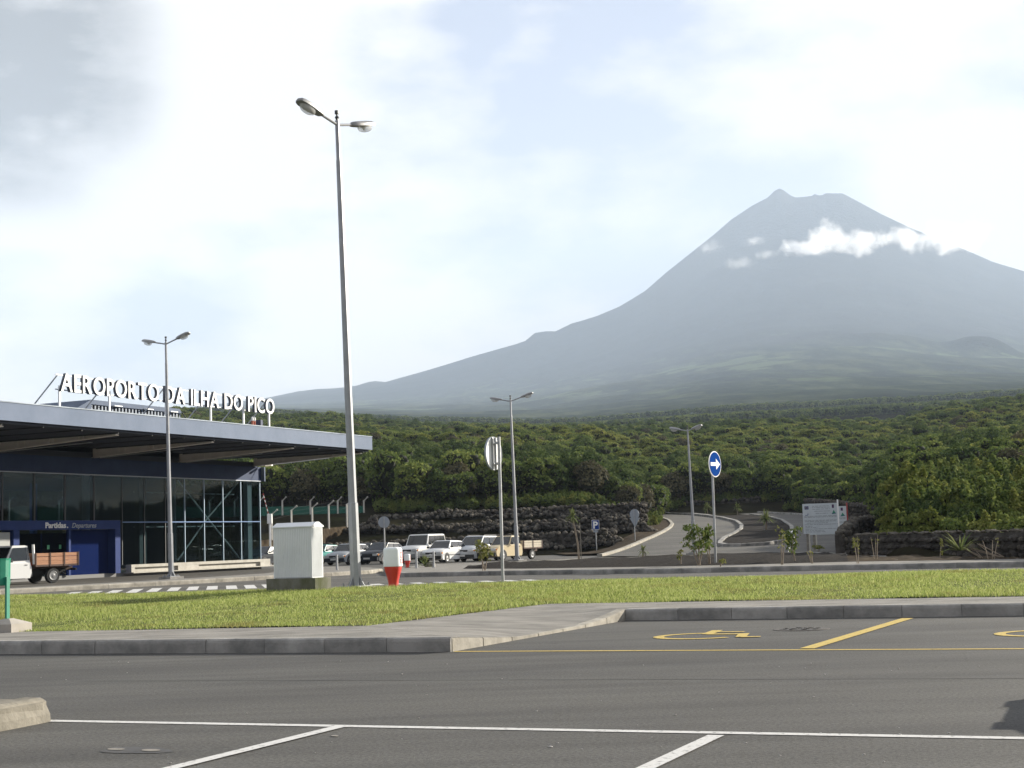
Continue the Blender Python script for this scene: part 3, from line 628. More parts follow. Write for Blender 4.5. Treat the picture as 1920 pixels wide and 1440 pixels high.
soil_bed('planting_bed', [spot(x, y, .16) for x, y in ((1590, 1053.0), (1760, 1050.5), (1920, 1047.6), (2050, 1045))], [spot(x, y, .16) for x, y in ((1585, 1043), (1760, 1044.6), (1920, 1045.8), (2050, 1044))], .06, DIRT, 32, 40, 6)
# kerbed strip and pavement in front of the terminal
mn = [spot(x, y) for x, y in ((-150, 1125), (0, 1114.5), (250, 1101), (510, 1086.5), (620, 1080.5), (690, 1076), (716, 1073))]
mf = [spot(x, y, .15) for x, y in ((716, 1066), (660, 1061.5), (600, 1063), (545, 1067.5), (500, 1075), (400, 1081.5), (250, 1090.5), (0, 1103.8), (-150, 1114))]
med = MB(); med.prism([p[:2] for p in mn + mf], -.05, .155); med_o = tag(med.build('median_strip', CONC), kind='structure'); kerb_run(mn, med_o, KERBL, 1.1, h=.16, w=.2, side=1)
zeb = [(133, 1113.7), (173, 1112), (213, 1110), (253, 1107.8), (290, 1106), (327, 1104.5), (362, 1103), (398, 1102), (434, 1101), (469, 1100), (503, 1098.8), (706, 1096), (742, 1094.8), (783, 1093.5), (826, 1092.3), (869, 1091.2), (912, 1090.2), (955, 1089), (994, 1088)]
zd = Vector((-.19, .98, 0)); zs = Vector((.98, .19, 0))
for i, (x, y) in enumerate(zeb):
    p = spot(x, y); lo, hi = (2.6, 2.3) if i < 11 else (.9, .8); q = MB(); w = .18
    q.flat([(p + zd * hi + zs * w)[:2], (p + zd * hi - zs * w)[:2], (p - zd * lo - zs * w)[:2], (p - zd * lo + zs * w)[:2]], .004); q.build('crossing_stripe', WHITE_P, road)
band('road_line', spot(1402, 1079), spot(1600, 1077.5), .12, WHITE_P, road)

# ------------------------------------------------------------------ the access road that bends up the slope, with kerbs
def on_land(px, py, lift=0.0, y0=60, y1=420):
    d = view_ray(px, py); s = np.linspace(y0, y1, 1500); x = d.x / d.y * s; z = EYE + d.z / d.y * s; g = terrain(x, s) + lift
    k = np.argmax(z <= g); return Vector((x[k], s[k], g[k]))
def ribbon(name, left, right, m, lift, nu=60, nv=8):
    def res(P, n):
        P = [Vector(p) for p in P]; L_ = np.concatenate([[0], np.cumsum([(b - a).length for a, b in zip(P[:-1], P[1:])])]); s = np.linspace(0, L_[-1], n)
        return np.stack([np.interp(s, L_, [p[k] for p in P]) for k in range(2)], -1)
    A, B = res(left, nu), res(right, nu); t = np.linspace(0, 1, nv)[None, :, None]; V = A[:, None] * (1 - t) + B[:, None] * t; Z = terrain(V[..., 0], V[..., 1]) + lift
    i = np.arange(nu * nv).reshape(nu, nv); return link(name, np_mesh(name, np.concatenate([V, Z[..., None]], -1).reshape(-1, 3), np.stack([i[:-1, :-1], i[1:, :-1], i[1:, 1:], i[:-1, 1:]], -1).reshape(-1, 4), m, True))
le = [on_land(x, y) for x, y in ((1128, 1045), (1150, 1039.5), (1200, 1021), (1225, 1010), (1247, 999), (1259, 991), (1263, 985), (1257, 978), (1240, 972), (1222, 968.5), (1200, 966))]
ri_ = [on_land(x, y) for x, y in ((1350, 1042), (1346, 1024), (1353, 1014), (1372, 1004.5), (1384, 996), (1386, 989), (1376, 981), (1350, 974), (1300, 967.5), (1240, 963.5))]
acc = tag(ribbon('access_road', le, ri_, ASPH2, .06), kind='structure')
le2 = [on_land(x, y) for x, y in ((1340, 1043), (1345, 1026.5), (1390, 1027), (1440, 1024), (1480, 1018), (1491, 1006), (1488, 989), (1470, 977), (1440, 969.5), (1405, 966), (1380, 964.5))]
ri2 = [on_land(x, y) for x, y in ((1560, 1041), (1575, 1034), (1590, 1024), (1610, 1012), (1632, 999), (1640, 994), (1622, 986), (1590, 977), (1540, 970), (1490, 965.5), (1420, 962))]
acc2 = tag(ribbon('access_road', le2, ri2, ASPH2, .05), kind='structure')
tzf = lambda p: tz(p.x, p.y) + .04
kerb_run(le, acc, KERBL, 1.5, h=.20, w=.28, side=1, z=lambda p: tz(p.x, p.y) + .02)
ring = [on_land(x, y) for x, y in ((1347, 1020.5), (1355, 1013), (1374, 1003.5), (1387, 995), (1388, 988), (1378, 980), (1352, 973.4), (1330, 970), (1300, 966.8))]
kerb_run(ring, acc, KERB, 1.6, h=.22, w=.3, side=-1, z=lambda p: tz(p.x, p.y) + .03)
ring2 = [on_land(x, y) for x, y in ((1347, 1020.5), (1347, 1024.5), (1358, 1026.3), (1390, 1026), (1440, 1023), (1480, 1016.5), (1490, 1006), (1487, 990), (1469, 978), (1440, 970.5), (1410, 967))]
kerb_run(ring2, acc2, KERB, 1.6, h=.22, w=.3, side=1, z=lambda p: tz(p.x, p.y) + .03)
kerb_run([on_land(x, y) for x, y in ((1640, 995), (1622, 987), (1590, 978), (1540, 970.5), (1490, 966), (1420, 962.3))], acc2, KERB, 1.8, h=.2, w=.3, side=-1, z=lambda p: tz(p.x, p.y) + .03)
kerb_run([on_land(x, y) for x, y in ((1200, 965.5), (1240, 962.8), (1300, 966), (1330, 969))], acc, KERB, 1.8, h=.2, w=.3, side=1, z=lambda p: tz(p.x, p.y) + .05)
isl_o = tag(ribbon('planting_island', ring[:8] + [on_land(1400, 968)], [ring2[1], ring2[3], ring2[4], ring2[5], ring2[6], ring2[7], ring2[8], ring2[9], ring2[10]], CINDER, .16), kind='structure')
bank_l = [on_land(x, y) for x, y in ((1060, 1043), (1130, 1040), (1175, 1030), (1215, 1014), (1243, 1000), (1256, 990), (1259, 985), (1252, 978.5), (1236, 973), (1205, 967))]
bank_r = [on_land(x, y) for x, y in ((1040, 1040), (1110, 1037), (1140, 1030), (1160, 1018), (1185, 1005), (1200, 995), (1205, 985), (1206, 978), (1206, 972), (1204, 968))]
tag(ribbon('bank', bank_l, bank_r, DIRT, .14), kind='structure')
# ------------------------------------------------------------------ airport terminal
STEEL = mat('galvanised_steel', (.30, .31, .32), .45, (.42, .43, .44), 3, 6, metal=.6)
WHITE = mat('white_paint', (.74, .74, .72), .5, (.82, .82, .80), 2, 6)
FASCIA = mat('pale_blue_cladding', (.115, .150, .215), .6, (.14, .175, .245), .8, 5, spec=.12)
ROOFBLUE = mat('blue_grey_roof', (.050, .075, .125), .5, (.075, .105, .165), .7, 4, spec=.12)
NAVY = mat('navy_cladding', (.020, .035, .085), .5, (.030, .050, .11), .6, 4, spec=.12)
SOFFIT = mat('dark_soffit', (.060, .066, .082), .8, spec=.1)
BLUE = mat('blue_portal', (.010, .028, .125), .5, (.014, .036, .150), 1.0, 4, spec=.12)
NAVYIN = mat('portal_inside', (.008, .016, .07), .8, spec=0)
BEAM = mat('cream_steel', (.76, .70, .62), .6, (.84, .78, .70), 2, 6)
PLINTH = mat('white_concrete', (.34, .32, .28), .9, (.44, .42, .375), 2, 7, .2)
ALU = mat('aluminium_frame', (.30, .38, .47), .4, metal=.4)
DARKM = mat('dark_metal', (.03, .033, .037), .5)
GREYCOL = mat('grey_column', (.34, .36, .37), .6)
INBLUE = mat('blue_column', (.04, .12, .40), .6)
TILE = mat('hall_floor', (.12, .12, .12), .4)
def glass_mat(name, tint, refl=1.0):
    m = bpy.data.materials.new(name); m.use_nodes = True; t = m.node_tree; N_ = t.nodes; N_.remove(N_['Principled BSDF'])
    a = N_.new('ShaderNodeBsdfTransparent'); a.inputs[0].default_value = (*tint, 1); g = N_.new('ShaderNodeBsdfGlossy'); g.inputs['Roughness'].default_value = .02; g.inputs['Color'].default_value = (.9, .95, .95, 1)
    f = N_.new('ShaderNodeFresnel'); f.inputs['IOR'].default_value = 1.5; k = N_.new('ShaderNodeMath'); k.operation = 'MULTIPLY'; k.inputs[1].default_value = refl; t.links.new(f.outputs[0], k.inputs[0])
    mx = N_.new('ShaderNodeMixShader'); t.links.new(k.outputs[0], mx.inputs[0]); t.links.new(a.outputs[0], mx.inputs[1]); t.links.new(g.outputs[0], mx.inputs[2]); t.links.new(mx.outputs[0], N_['Material Output'].inputs['Surface']); return m
GLASS = glass_mat('tinted_glass', (.54, .61, .63), .05); CLEAR = glass_mat('clear_glass', (.93, .95, .95), 1.0)

BROT = R(-24.52); BORG = Vector((-16.33, 97.0, 0))
T = thing('airport_terminal', 'glass fronted airport terminal with a wide blue grey canopy roof on cream beams', 'airport terminal', BORG, BROT)
q = MB(); q.box((-4.0, -22.4, 7.53), (24.0, 45.4, .74)); q.build('roof', ROOFBLUE, T)
q = MB(); q.box((8.06, -22.35, 7.525), (.12, 45.5, .79)); q.box((-4, .36, 7.525), (24.1, .10, .79)); fas = q.build('fascia', FASCIA, T)
q = MB(); q.box((8.0, -22.35, 7.945), (.3, 45.5, .05)); q.build('flashing', mat('flashing', (.07, .11, .16), .4, (.22, .28, .35), 1.2, 7, space='OBJECT', stretch=(1, .5, 1)), fas)
q = MB(); q.box((4.0, -22.4, 7.08), (7.9, 45.2, .12)); q.box((7.9, -22.4, 7.10), (.1, 45.2, .04)); sof = q.build('soffit', SOFFIT, T)
for y in np.arange(-44, 0, 2.57):
    q = MB(); q.box((4.0, y, 6.99), (7.8, .05, .06)); q.build('soffit_rib', DARKM, sof)
for y in (-.25, -7.93, -15.61, -23.29, -30.97, -38.65):
    q = MB(); w = .03
    q.loft([[(-.2, y - w, 6.54), (-.2, y + w, 6.54), (-.2, y + w, 7.0), (-.2, y - w, 7.0)], [(7.7, y - w, 6.93), (7.7, y + w, 6.93), (7.7, y + w, 7.0), (7.7, y - w, 7.0)]])
    q.loft([[(-.2, y - .13, 6.50), (-.2, y + .13, 6.50), (-.2, y + .13, 6.54), (-.2, y - .13, 6.54)], [(7.7, y - .13, 6.89), (7.7, y + .13, 6.89), (7.7, y + .13, 6.93), (7.7, y - .13, 6.93)]])
    for x in (1.6, 2.0, 3.6, 3.9, 5.4, 5.7): q.box((x, y, 6.78 + x * .025), (.02, .16, .36 - x * .035))
    q.build('beam', BEAM, T)
for y in (-.25, -7.93, -15.61, -23.29):    # thin stays of the canopy
    q = MB(); q.tube([(.1, y + .2, 6.5), (3.2, y + 3.6, 6.98)], .025, 5); q.build('tie_rod', STEEL, T)
# navy band, walls, floor
q = MB(); q.box((-.1, -22.4, 6.0), (.25, 45.2, .92)); q.build('navy_band', NAVY, T)
q = MB(); q.box((.05, -22.4, 5.555), (.10, 45.0, .05)); q.build('band_trim', mat('band_trim', (.42, .46, .52), .4), T)
q = MB(); q.box((-.2, .30, 6.0), (.9, .1, .92)); q.build('corner_reflection_panel', FASCIA, T)  # pale end of the navy band, sky reflection put into its colour
q = MB(); q.box((-8, -22.4, .0), (15.9, 45.2, .40)); q.build('hall_floor', TILE, T)
q = MB(); q.box((-8, -22.4, 6.62), (15.6, 45.0, .30)); q.build('hall_ceiling', SOFFIT, T)
q = MB(); q.box((-16.0, -22.4, 6.2), (.3, 45.2, 1.2)); q.build('rear_band', NAVY, T)
q = MB(); q.box((-11.5, .25, 3.4), (8.6, .2, 6.2)); q.build('end_wall', mat('end_wall', (.10, .11, .12), .7), T)
# plinth with recessed openings
q = MB(); q.box((.22, -6.35, .545), (.40, 13.7, .16))
for a, b in ((-13.2, -12.9), (-9.0, -7.0), (-.6, .5)): q.box((.22, (a + b) / 2, .31), (.40, b - a, .33))
q.box((.15, -6.35, .30), (.2, 13.6, .33)); q.box((.30, -6.35, .175), (.7, 13.9, .05)); q.build('plinth', PLINTH, T)
# glass panes and mullions of the front
ys_ = [.08, -2.02, -3.92, -5.84, -7.75, -9.6, -11.5, -13.45]
left_ys = [-13.45, -15.8, -18.1, -20.4, -22.7, -25.0, -27.3, -29.6, -31.9, -34.2, -36.5, -38.8, -41.1, -43.4]
for ya, yb in zip(ys_[:-1], ys_[1:]):
    for za, zb in ((.63, 2.96), (3.02, 5.52)):
        q = MB(); q.box((0, (ya + yb) / 2, (za + zb) / 2), (.02, abs(ya - yb) - .06, zb - za)); q.build('glass_pane', GLASS, T)
for y in ys_:
    q = MB(); q.box((-.04, y, 3.08), (.10, .05, 4.9)); q.build('mullion', ALU if y > -9 else DARKM, T)
q = MB(); q.box((.0, -6.7, 2.99), (.11, 13.5, .055)); q.build('transom', mat('blue_transom', (.10, .17, .32), .35, metal=.3), T)
for ya, yb in zip(left_ys[:-1], left_ys[1:]):
    q = MB(); q.box((0, (ya + yb) / 2, 4.30), (.02, abs(ya - yb) - .06, 2.40)); q.build('glass_pane', GLASS, T)
for y in left_ys[1:]:
    q = MB(); q.box((-.04, y, 4.30), (.12, .10, 2.45)); q.build('mullion', DARKM, T)
for a, b in ((-15.9, 0.0),):   # glazed end and rear
    for x0, x1 in ((-7.1, -4.8), (-4.8, -2.4), (-2.4, -.05)):
        q = MB(); q.box(((x0 + x1) / 2, .2, 3.1), (x1 - x0 - .06, .02, 4.9)); q.build('glass_pane', GLASS, T)
for k in range(18):
    q = MB(); q.box((-15.9, -1.3 - k * 2.5, 3.0), (.02, 2.44, 5.2)); q.build('glass_pane', GLASS, T)
for k in range(9):
    q = MB(); q.box((-15.6, -3.2 - k * 5.0, 3.2), (.34, .34, 5.7)); q.build('rear_column', INBLUE, T)
# columns and cross braces behind the glass
for y, rr_, x, m in ((-15.8, .21, -.55, GREYCOL), (-8.24, .22, -.55, GREYCOL), (-23.4, .21, -.55, GREYCOL)):
    q = MB(); q.lathe([(rr_, .3), (rr_, 6.4)], 16, (x, y, 0)); q.build('column', m, T, smooth=True)
q = MB(); q.box((-.5, -11.24, 3.3), (.35, .62, 5.9)); q.build('column', mat('dim_column', (.12, .13, .13), .7), T)
q = MB(); q.box((-.45, -.62, 3.3), (.3, .50, 5.9)); q.build('column', GREYCOL, T)
def brace(a, b):
    q = MB(); q.tube([(-.9, a[0], a[1]), (-.9, b[0], b[1])], .045, 6); q.build('brace', WHITE, T)
c = (-4.3, 3.25); brace((-7.3, .75), c); brace((-7.2, 5.5), c); brace(c, (-1.0, 5.5)); brace(c, (-1.0, .75))
for z in (2.75, 4.75):
    for k in range(5):
        q = MB(); q.box((-1.2, -2 - k * 2.0, z), (.06, 1.85, .07)); q.build('rail', GREYCOL, T)
# white roof truss of the platform roof behind, seen through the hall
q = MB(); q.bar((-13.5, -27.0, 3.85), (-13.5, -16.4, 3.85), .12); q.bar((-13.5, -27.0, 3.05), (-13.5, -16.4, 3.05), .09)
for k in range(14): q.bar((-13.5, -27 + k * .76, 3.05 + (k % 2) * .8), (-13.5, -27 + (k + 1) * .76, 3.05 + ((k + 1) % 2) * .8), .07)
q.build('roof_truss', WHITE, T)
# the blue entrance portal
q = MB(); q.box((-.1, -22.5, 2.845), (.8, 17.05, .47)); q.build('portal_band', BLUE, T)
for y in (-14.18, -22.0, -30.2):
    q = MB(); q.box((-.1, y, 1.40), (.78, .42, 2.41)); q.build('portal_post', BLUE, T)
for y in (-17.9,): q = MB(); q.box((.1, y, 1.4), (.10, .16, 2.4)); q.build('portal_fin', BLUE, T)
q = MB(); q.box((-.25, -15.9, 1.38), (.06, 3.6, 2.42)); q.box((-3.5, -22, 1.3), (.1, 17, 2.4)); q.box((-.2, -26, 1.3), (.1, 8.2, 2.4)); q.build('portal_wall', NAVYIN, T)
q = MB(); q.box((-.5, -17.9, 1.38), (.02, 2.7, 2.40)); q.box((-.5, -20.4, 1.38), (.02, 2.0, 2.40)); q.build('entrance_door', GLASS, T)
q = MB(); q.box((.2, -24.0, 1.75), (.06, 3.2, 1.5)); q.build('information_panel', mat('grey_panel', (.30, .31, .30), .6), T)
PALE = mat('pale_sign', (.42, .46, .48), .5); GREENS = mat('green_sign', (.06, .32, .16), .5)
for y in (-20.6, -19.6, -18.9, -18.0, -17.1):     # small counters and stickers inside the entrance
    q = MB(); q.lathe([(.14, .15), (.12, .5), (.05, .72), (.10, .98)], 8, (-1.4, y, 0)); q.build('counter_lamp', PALE, T)
for y, m in ((-18.85, GREENS), (-17.95, GREENS), (-17.05, mat('red_sign', (.30, .03, .03), .5))):
    q = MB(); q.box((-.46, y, 1.72), (.02, .16, .22)); q.build('door_sticker', m, T)
def text_obj(body, size, m, parent, extrude=.01, bold=.0, shear=0.0, name='lettering'):
    cu = bpy.data.curves.new('lettering', 'FONT'); cu.body = body; cu.size = size; cu.extrude = extrude; cu.offset = bold; cu.shear = shear; cu.resolution_u = 3
    tmp = bpy.data.objects.new('lettering', cu); C.objects.link(tmp); dg = bpy.context.evaluated_depsgraph_get(); me = bpy.data.meshes.new_from_object(tmp.evaluated_get(dg)); bpy.data.objects.remove(tmp)
    me.materials.clear(); me.materials.append(m); o = link(name, me, parent); xs = [v.co.x for v in me.vertices]; return o, (min(xs), max(xs))
STAND = Matrix(((0, 0, 1, 0), (1, 0, 0, 0), (0, 1, 0, 0), (0, 0, 0, 1)))   # text plane stood up facing +x, reading along +y
SIGNW = mat('sign_white', (.72, .72, .70), .5); SIGNG = mat('sign_grey', (.30, .33, .38), .5)
def place_text(o, x, y, z): o.matrix_local = Matrix.Translation((x, y, z)) @ STAND
o, (a, b) = text_obj('Partidas', .40, SIGNW, T, .012, .012); place_text(o, .31, -19.95, 2.70); o.scale.x = 1.55 / (b - a)
o, _ = text_obj('.', .40, SIGNW, T, .012, .012); place_text(o, .31, -18.3, 2.70)
o, (a, b) = text_obj('Departures', .36, SIGNG, T, .012, .004, .3); place_text(o, .31, -17.95, 2.70); o.scale.x = 1.95 / (b - a)
# long skylight with louvres on the roof
q = MB(); q.loft([[(-3, -14.5, 7.9), (-9, -14.5, 7.9), (-9, -14.4, 9.2), (-3, -14.4, 9.2)], [(-3, -12.4, 7.9), (-9, -12.4, 7.9), (-8.5, -12.4, 10.12), (-3, -12.4, 10.12)]])
q.loft([[(-3.02, -12.4, 9.85), (-8.5, -12.4, 9.85), (-8.5, -12.4, 10.12), (-3.02, -12.4, 10.12)], [(-3.02, -3.9, 9.85), (-8.5, -3.9, 9.85), (-8.5, -4.1, 10.12), (-3.02, -4.1, 10.12)]])
q.box((-6.2, -8.2, 8.9), (5.4, 8.4, 1.9)); sk = q.build('skylight', ROOFBLUE, T)
fin = MB(); fin.box((-3.12, 0, 9.15), (.05, .12, 1.36)); fin = fin.mesh('louvre', mat('louvre_blue', (.11, .15, .21), .5))
for k in range(28): link('louvre', fin, sk, (0, -12.25 + k * .305, 0))
q = MB(); q.box((-3.32, -8.2, 9.15), (.03, 8.5, 1.38)); q.build('louvre_back', DARKM, sk)
for y in (-10.2, -7.3, -4.9):
    q = MB(); q.box((-2.95, y, 9.88), (.25, .7, .06)); q.build('skylight_lamp', WHITE, sk)
q = MB(); q.tube([(-2.95, -12.1, 9.85), (-2.95, -11.6, 9.6)], .02, 4); q.tube([(-3, -3.9, 9.9), (-2.6, -2.2, 8.0)], .03, 4); q.build('skylight_stay', DARKM, sk)
for y, z in ((-28.5, 8.9),):
    q = MB(); q.tube([(2, -34.0, 9.4), (4, -31.3, 7.95)], .03, 4); q.build('roof_stay', STEEL, T)
# red obstruction lamps and a small dark box on the roof edge
q = MB(); q.tube([(5.6, -8.85, 7.95), (5.6, -8.85, 8.55)], .07, 8); q.tube([(5.6, -8.62, 7.95), (5.6, -8.62, 8.55)], .06, 8); ol = q.build('obstruction_lamp', mat('orange_red', (.36, .09, .05), .5), T)
q = MB(); [q.lathe([(.05, 8.56), (.065, 8.62), (.06, 8.74), (.02, 8.80)], 8, (5.6, y, 0)) for y in (-8.85, -8.62)]; q.build('lamp_glass', WHITE, ol)
q = MB(); q.box((5.6, -8.15, 8.42), (.3, .42, .45), .3); q.tube([(5.6, -8.15, 7.95), (5.6, -8.15, 8.3)], .06, 6); q.bar((5.5, -7.9, 8.5), (5.5, -7.55, 8.1), .05); q.build('dark_roof_box', mat('dark_blue_case', (.02, .03, .07), .5), T)
q = MB(); q.box((.6, .25, 6.55), (.5, .16, .10)); q.build('wall_lamp', WHITE, T)

# ------------------------------------------------------------------ raised letters on the roof
RS = thing('rooftop_sign', 'raised white capital letters spelling the airport name on a frame above the canopy', 'rooftop sign', BORG + Vector((6 * math.cos(BROT), 6 * math.sin(BROT), 0)), BROT)
LET_F = mat('letter_white', (.80, .80, .78), .5); LET_S = mat('letter_return', (.07, .08, .10), .6)
txt = 'AEROPORTO DA ILHA DO PICO'; widths = []; objs = []
GLYPH = {}
for ch in sorted(set(txt) - {' '}):
    cu = bpy.data.curves.new('letter', 'FONT'); cu.body = ch; cu.size = 1.2; cu.extrude = .085; cu.offset = .014; cu.resolution_u = 4
    tmp = bpy.data.objects.new('letter', cu); C.objects.link(tmp); dg = bpy.context.evaluated_depsgraph_get(); me = bpy.data.meshes.new_from_object(tmp.evaluated_get(dg)); bpy.data.objects.remove(tmp)
    me.materials.clear(); me.materials.append(LET_S); me.materials.append(LET_F)
    for p in me.polygons: p.material_index = 1 if p.normal.z > .9 else 0
    xs = [v.co.x for v in me.vertices]; yv = [v.co.y for v in me.vertices]; GLYPH[ch] = (me, min(xs), max(xs), min(yv), max(yv))
capH = GLYPH['E'][4] - GLYPH['E'][3]; gap, space = .13, .42
tot = sum(GLYPH[c][2] - GLYPH[c][1] + gap if c != ' ' else space for c in txt) - gap
y0, y1 = -25.33, -7.30; kx = (y1 - y0) / tot; kz = .87 / capH; y = y0
for ch in txt:
    if ch == ' ': y += space * kx; continue
    me, a, b, c_, d_ = GLYPH[ch]; o = link('letter', me, RS); o.matrix_local = Matrix.Translation((0, y - a * kx, 9.01)) @ STAND @ Matrix.Diagonal((kx, kz, 1, 1)); y += (b - a + gap) * kx
q = MB(); q.box((-.25, -16.3, 9.10), (.05, 18.1, .05)); q.build('rail', STEEL, RS)
q = MB(); q.box((-.25, -16.3, 9.80), (.05, 18.1, .05)); q.build('rail', STEEL, RS)
for y in (-25.2, -21.6, -17.1, -13.2, -10.2 + 0.1, -7.55):
    q = MB(); q.box((-.14, y, 8.6), (.09, .09, 1.35)); q.build('post', WHITE, RS)
    q = MB(); q.bar((-.25, y, 9.8), (-2.2, y - .1, 7.9), .05); q.build('stay', STEEL, RS)

# ------------------------------------------------------------------ lava stone walls, retaining wall and fences
LAVA = mat('lava_stone', (.024, .022, .020), .95, (.085, .076, .066), 1.7, 8, .9, 9, space='W', spec=.05); LAVAL = mat('lava_stone_pale', (.055, .050, .042), .95, (.15, .135, .112), 2.2, 8, .8, 9, space='W', spec=.05)
def stone_mesh(seed, m):
    r = random.Random(seed); bm = bmesh.new(); bmesh.ops.create_icosphere(bm, subdivisions=1, radius=.5)
    for v in bm.verts: v.co = Vector((v.co.x * r.uniform(.85, 1.2), v.co.y * r.uniform(.7, 1.05), v.co.z * r.uniform(.75, 1.15)))
    me = bpy.data.meshes.new('stone'); bm.to_mesh(me); bm.free(); me.materials.append(m); return me
STONES = [stone_mesh(i, LAVA) for i in range(5)]; STONEP = [stone_mesh(10 + i, LAVAL) for i in range(3)]
def to_np(me): return np.array([v.co[:] for v in me.vertices]), np.array([p.vertices[:] for p in me.polygons])
SNP = [to_np(m) for m in STONES + STONEP]
def resample(P, step):
    P = [Vector(p) for p in P]; out = []
    for a, b in zip(P[:-1], P[1:]):
        n = max(1, int((b - a).length / step))
        for i in range(n): out.append(a.lerp(b, i / n))
    return out + [P[-1]]
def stone_wall(name, label, line, zb, zt, thick, seed, size=.42, group=None, pale=.2):
    """A dry stone wall along a line: a core, a joined facing of lava stones, a cap of pale stones."""
    P = resample(line, .8); o = thing(name, label, 'stone wall', P[len(P) // 2].xy.to_3d(), 0, group); off = o.location
    rings = []; n_ = []
    for i, p in enumerate(P):
        d = (P[min(i + 1, len(P) - 1)] - P[max(i - 1, 0)]).xy.normalized(); s = Vector((-d.y, d.x)); n_.append(s); b, t = zb(i / (len(P) - 1)), zt(i / (len(P) - 1))
        rings.append([Vector((p.x + s.x * x, p.y + s.y * x, z)) - off for x, z in ((.08, b - .5), (.08, t - .08), (thick, t - .08), (thick, b - .5))])
    q = MB(); q.loft(rings); q.build('core', LAVA, o)
    r = np.random.default_rng(seed); VV, FF, MI = [], [], []; k = 0; ln = sum((b - a).length for a, b in zip(P[:-1], P[1:]))
    rows = max(2, int((zt(.5) - zb(.5)) / (size * .72))); cols = int(ln / (size * .8))
    for j in range(rows + 1):
        for c in range(cols):
            u = min((c + r.uniform(.1, .9)) / cols, .999); f = u * (len(P) - 1); i = int(f); p = P[i].lerp(P[min(i + 1, len(P) - 1)], f - i); s = n_[i]; b, t = zb(u), zt(u)
            top = j == rows; w = min((j + r.uniform(.2, .8)) / rows, 1.0); z = b + (t - b) * w if not top else t - .02
            sz = size * r.uniform(.65, 1.35); bulge = .12 * float(fbm(np.array([u * ln]), np.array([w * 3.0]), 2.2, seed, 2)[0])
            g = r.integers(5, 8) if (r.random() < (.75 if top else pale)) else r.integers(0, 5); v, fa = SNP[g]; a = r.uniform(0, 6.28); ca, sa = math.cos(a), math.sin(a)
            v = v * np.array([sz, sz * .8, sz * .8]); v = np.stack([v[:, 0] * ca - v[:, 1] * sa, v[:, 0] * sa + v[:, 1] * ca, v[:, 2]], -1)
            off_in = r.uniform(.05, thick - .05) if top else .02 - bulge; VV.append(v + np.array([p.x + s.x * off_in - off.x, p.y + s.y * off_in - off.y, z])); FF.append(fa + k); MI += [1 if g > 4 else 0] * len(fa); k += len(v)
    me = np_mesh('facing_stones', np.concatenate(VV), np.concatenate(FF), [LAVA, LAVAL]); me.polygons.foreach_set('material_index', np.array(MI, np.int32)); tag(link('facing_stones', me, o), kind='stuff'); return o
TG = 'lava stone terrace walls below the wood'
def lev(px0, y0, px1, y1, Y): return at(px0, y0, Y).z
W1 = [at(600, 1040, 131), at(760, 1040, 130.5), at(900, 1040, 130), at(1040, 1040, 129), at(1110, 1040, 128.3), at(1142, 1040, 128.6), at(1154, 1040, 130.5), at(1152, 1040, 133)]
stone_wall('stone_wall', 'lowest lava stone terrace wall, right behind the parked cars', W1, lambda u: -.1, lambda u: 1.45 + .45 * u, 1.2, 41, .5, TG)
W2 = [at(640, 1000, 139), at(760, 1000, 138.5), at(900, 1000, 138), at(1060, 1000, 137), at(1150, 1000, 136.4), at(1184, 1000, 137), at(1194, 1000, 139), at(1190, 1000, 142)]
stone_wall('stone_wall', 'middle lava stone terrace wall, between the two other terrace walls', W2, lambda u: 1.35, lambda u: 2.75 + .35 * u, 1.2, 42, .5, TG)
W3 = [at(690, 960, 146), at(800, 960, 146), at(900, 960, 145.5), at(1080, 960, 144.5), at(1170, 960, 144), at(1202, 960, 145), at(1211, 960, 147.5), at(1206, 960, 151)]
stone_wall('stone_wall', 'uppermost lava stone terrace wall, at the foot of the wood', W3, lambda u: 2.6, lambda u: 4.0 + .5 * u, 1.4, 43, .5, TG)
for k, (A, B, z0, z1) in enumerate(((W1, W2, 1.38, 1.5), (W2, W3, 2.75, 2.8))):
    q = MB(); n = len(A); va = [Vector((a.x, a.y + .9, z0 + .42 * i / (n - 1))) for i, a in enumerate(A[:6])]; vb = [Vector((b.x, b.y + .2, z1 + .25 * i / (n - 1))) for i, b in enumerate(B[:6])]
    q.loft([[a, b] for a, b in zip(va, vb)], caps=False, closed=False); tag(q.build('terrace', CINDER), kind='structure')
# loose heaps of stone standing out from the terraces
VV, FF, MI, kk = [], [], [], 0
for k, (x, y, Y, w, h) in enumerate(((705, 1030, 129.6, 2.4, .9), (875, 1032, 129.2, 3.2, 1.3), (938, 1030, 129, 2.6, 1.2), (1000, 1020, 128.6, 2.6, 1.0), (790, 985, 137.6, 3.0, 1.0), (700, 985, 138, 2.6, .9), (930, 985, 137, 3.4, 1.1), (1040, 985, 136, 3.0, .9), (1128, 1010, 127.6, 2.4, 1.4), (840, 962, 145, 3.4, .9), (990, 962, 144, 4, .9), (1110, 962, 143.5, 3.4, 1.0), (1182, 985, 136.4, 2.4, 1.5))):
    c = at(x, y, Y); r = np.random.default_rng(70 + k)
    for i in range(150):
        a, d = r.uniform(0, 6.28), math.sqrt(r.random()); z = h * (1 - d) * r.uniform(.5, 1.1); v, fa = SNP[r.integers(0, 8)]; VV.append(v * r.uniform(.25, .5) + np.array([math.cos(a) * d * w, math.sin(a) * d * .8, z - h * .4]) + np.array(c[:])); FF.append(fa + kk); kk += len(v); MI += [int(r.random() < .5)] * len(fa)
me = np_mesh('lava_rubble', np.concatenate(VV), np.concatenate(FF), [LAVA, LAVAL]); me.polygons.foreach_set('material_index', np.array(MI, np.int32))
tag(link('lava_rubble', me), 'loose lava rubble spilling from the terrace walls behind the car park', kind='stuff')
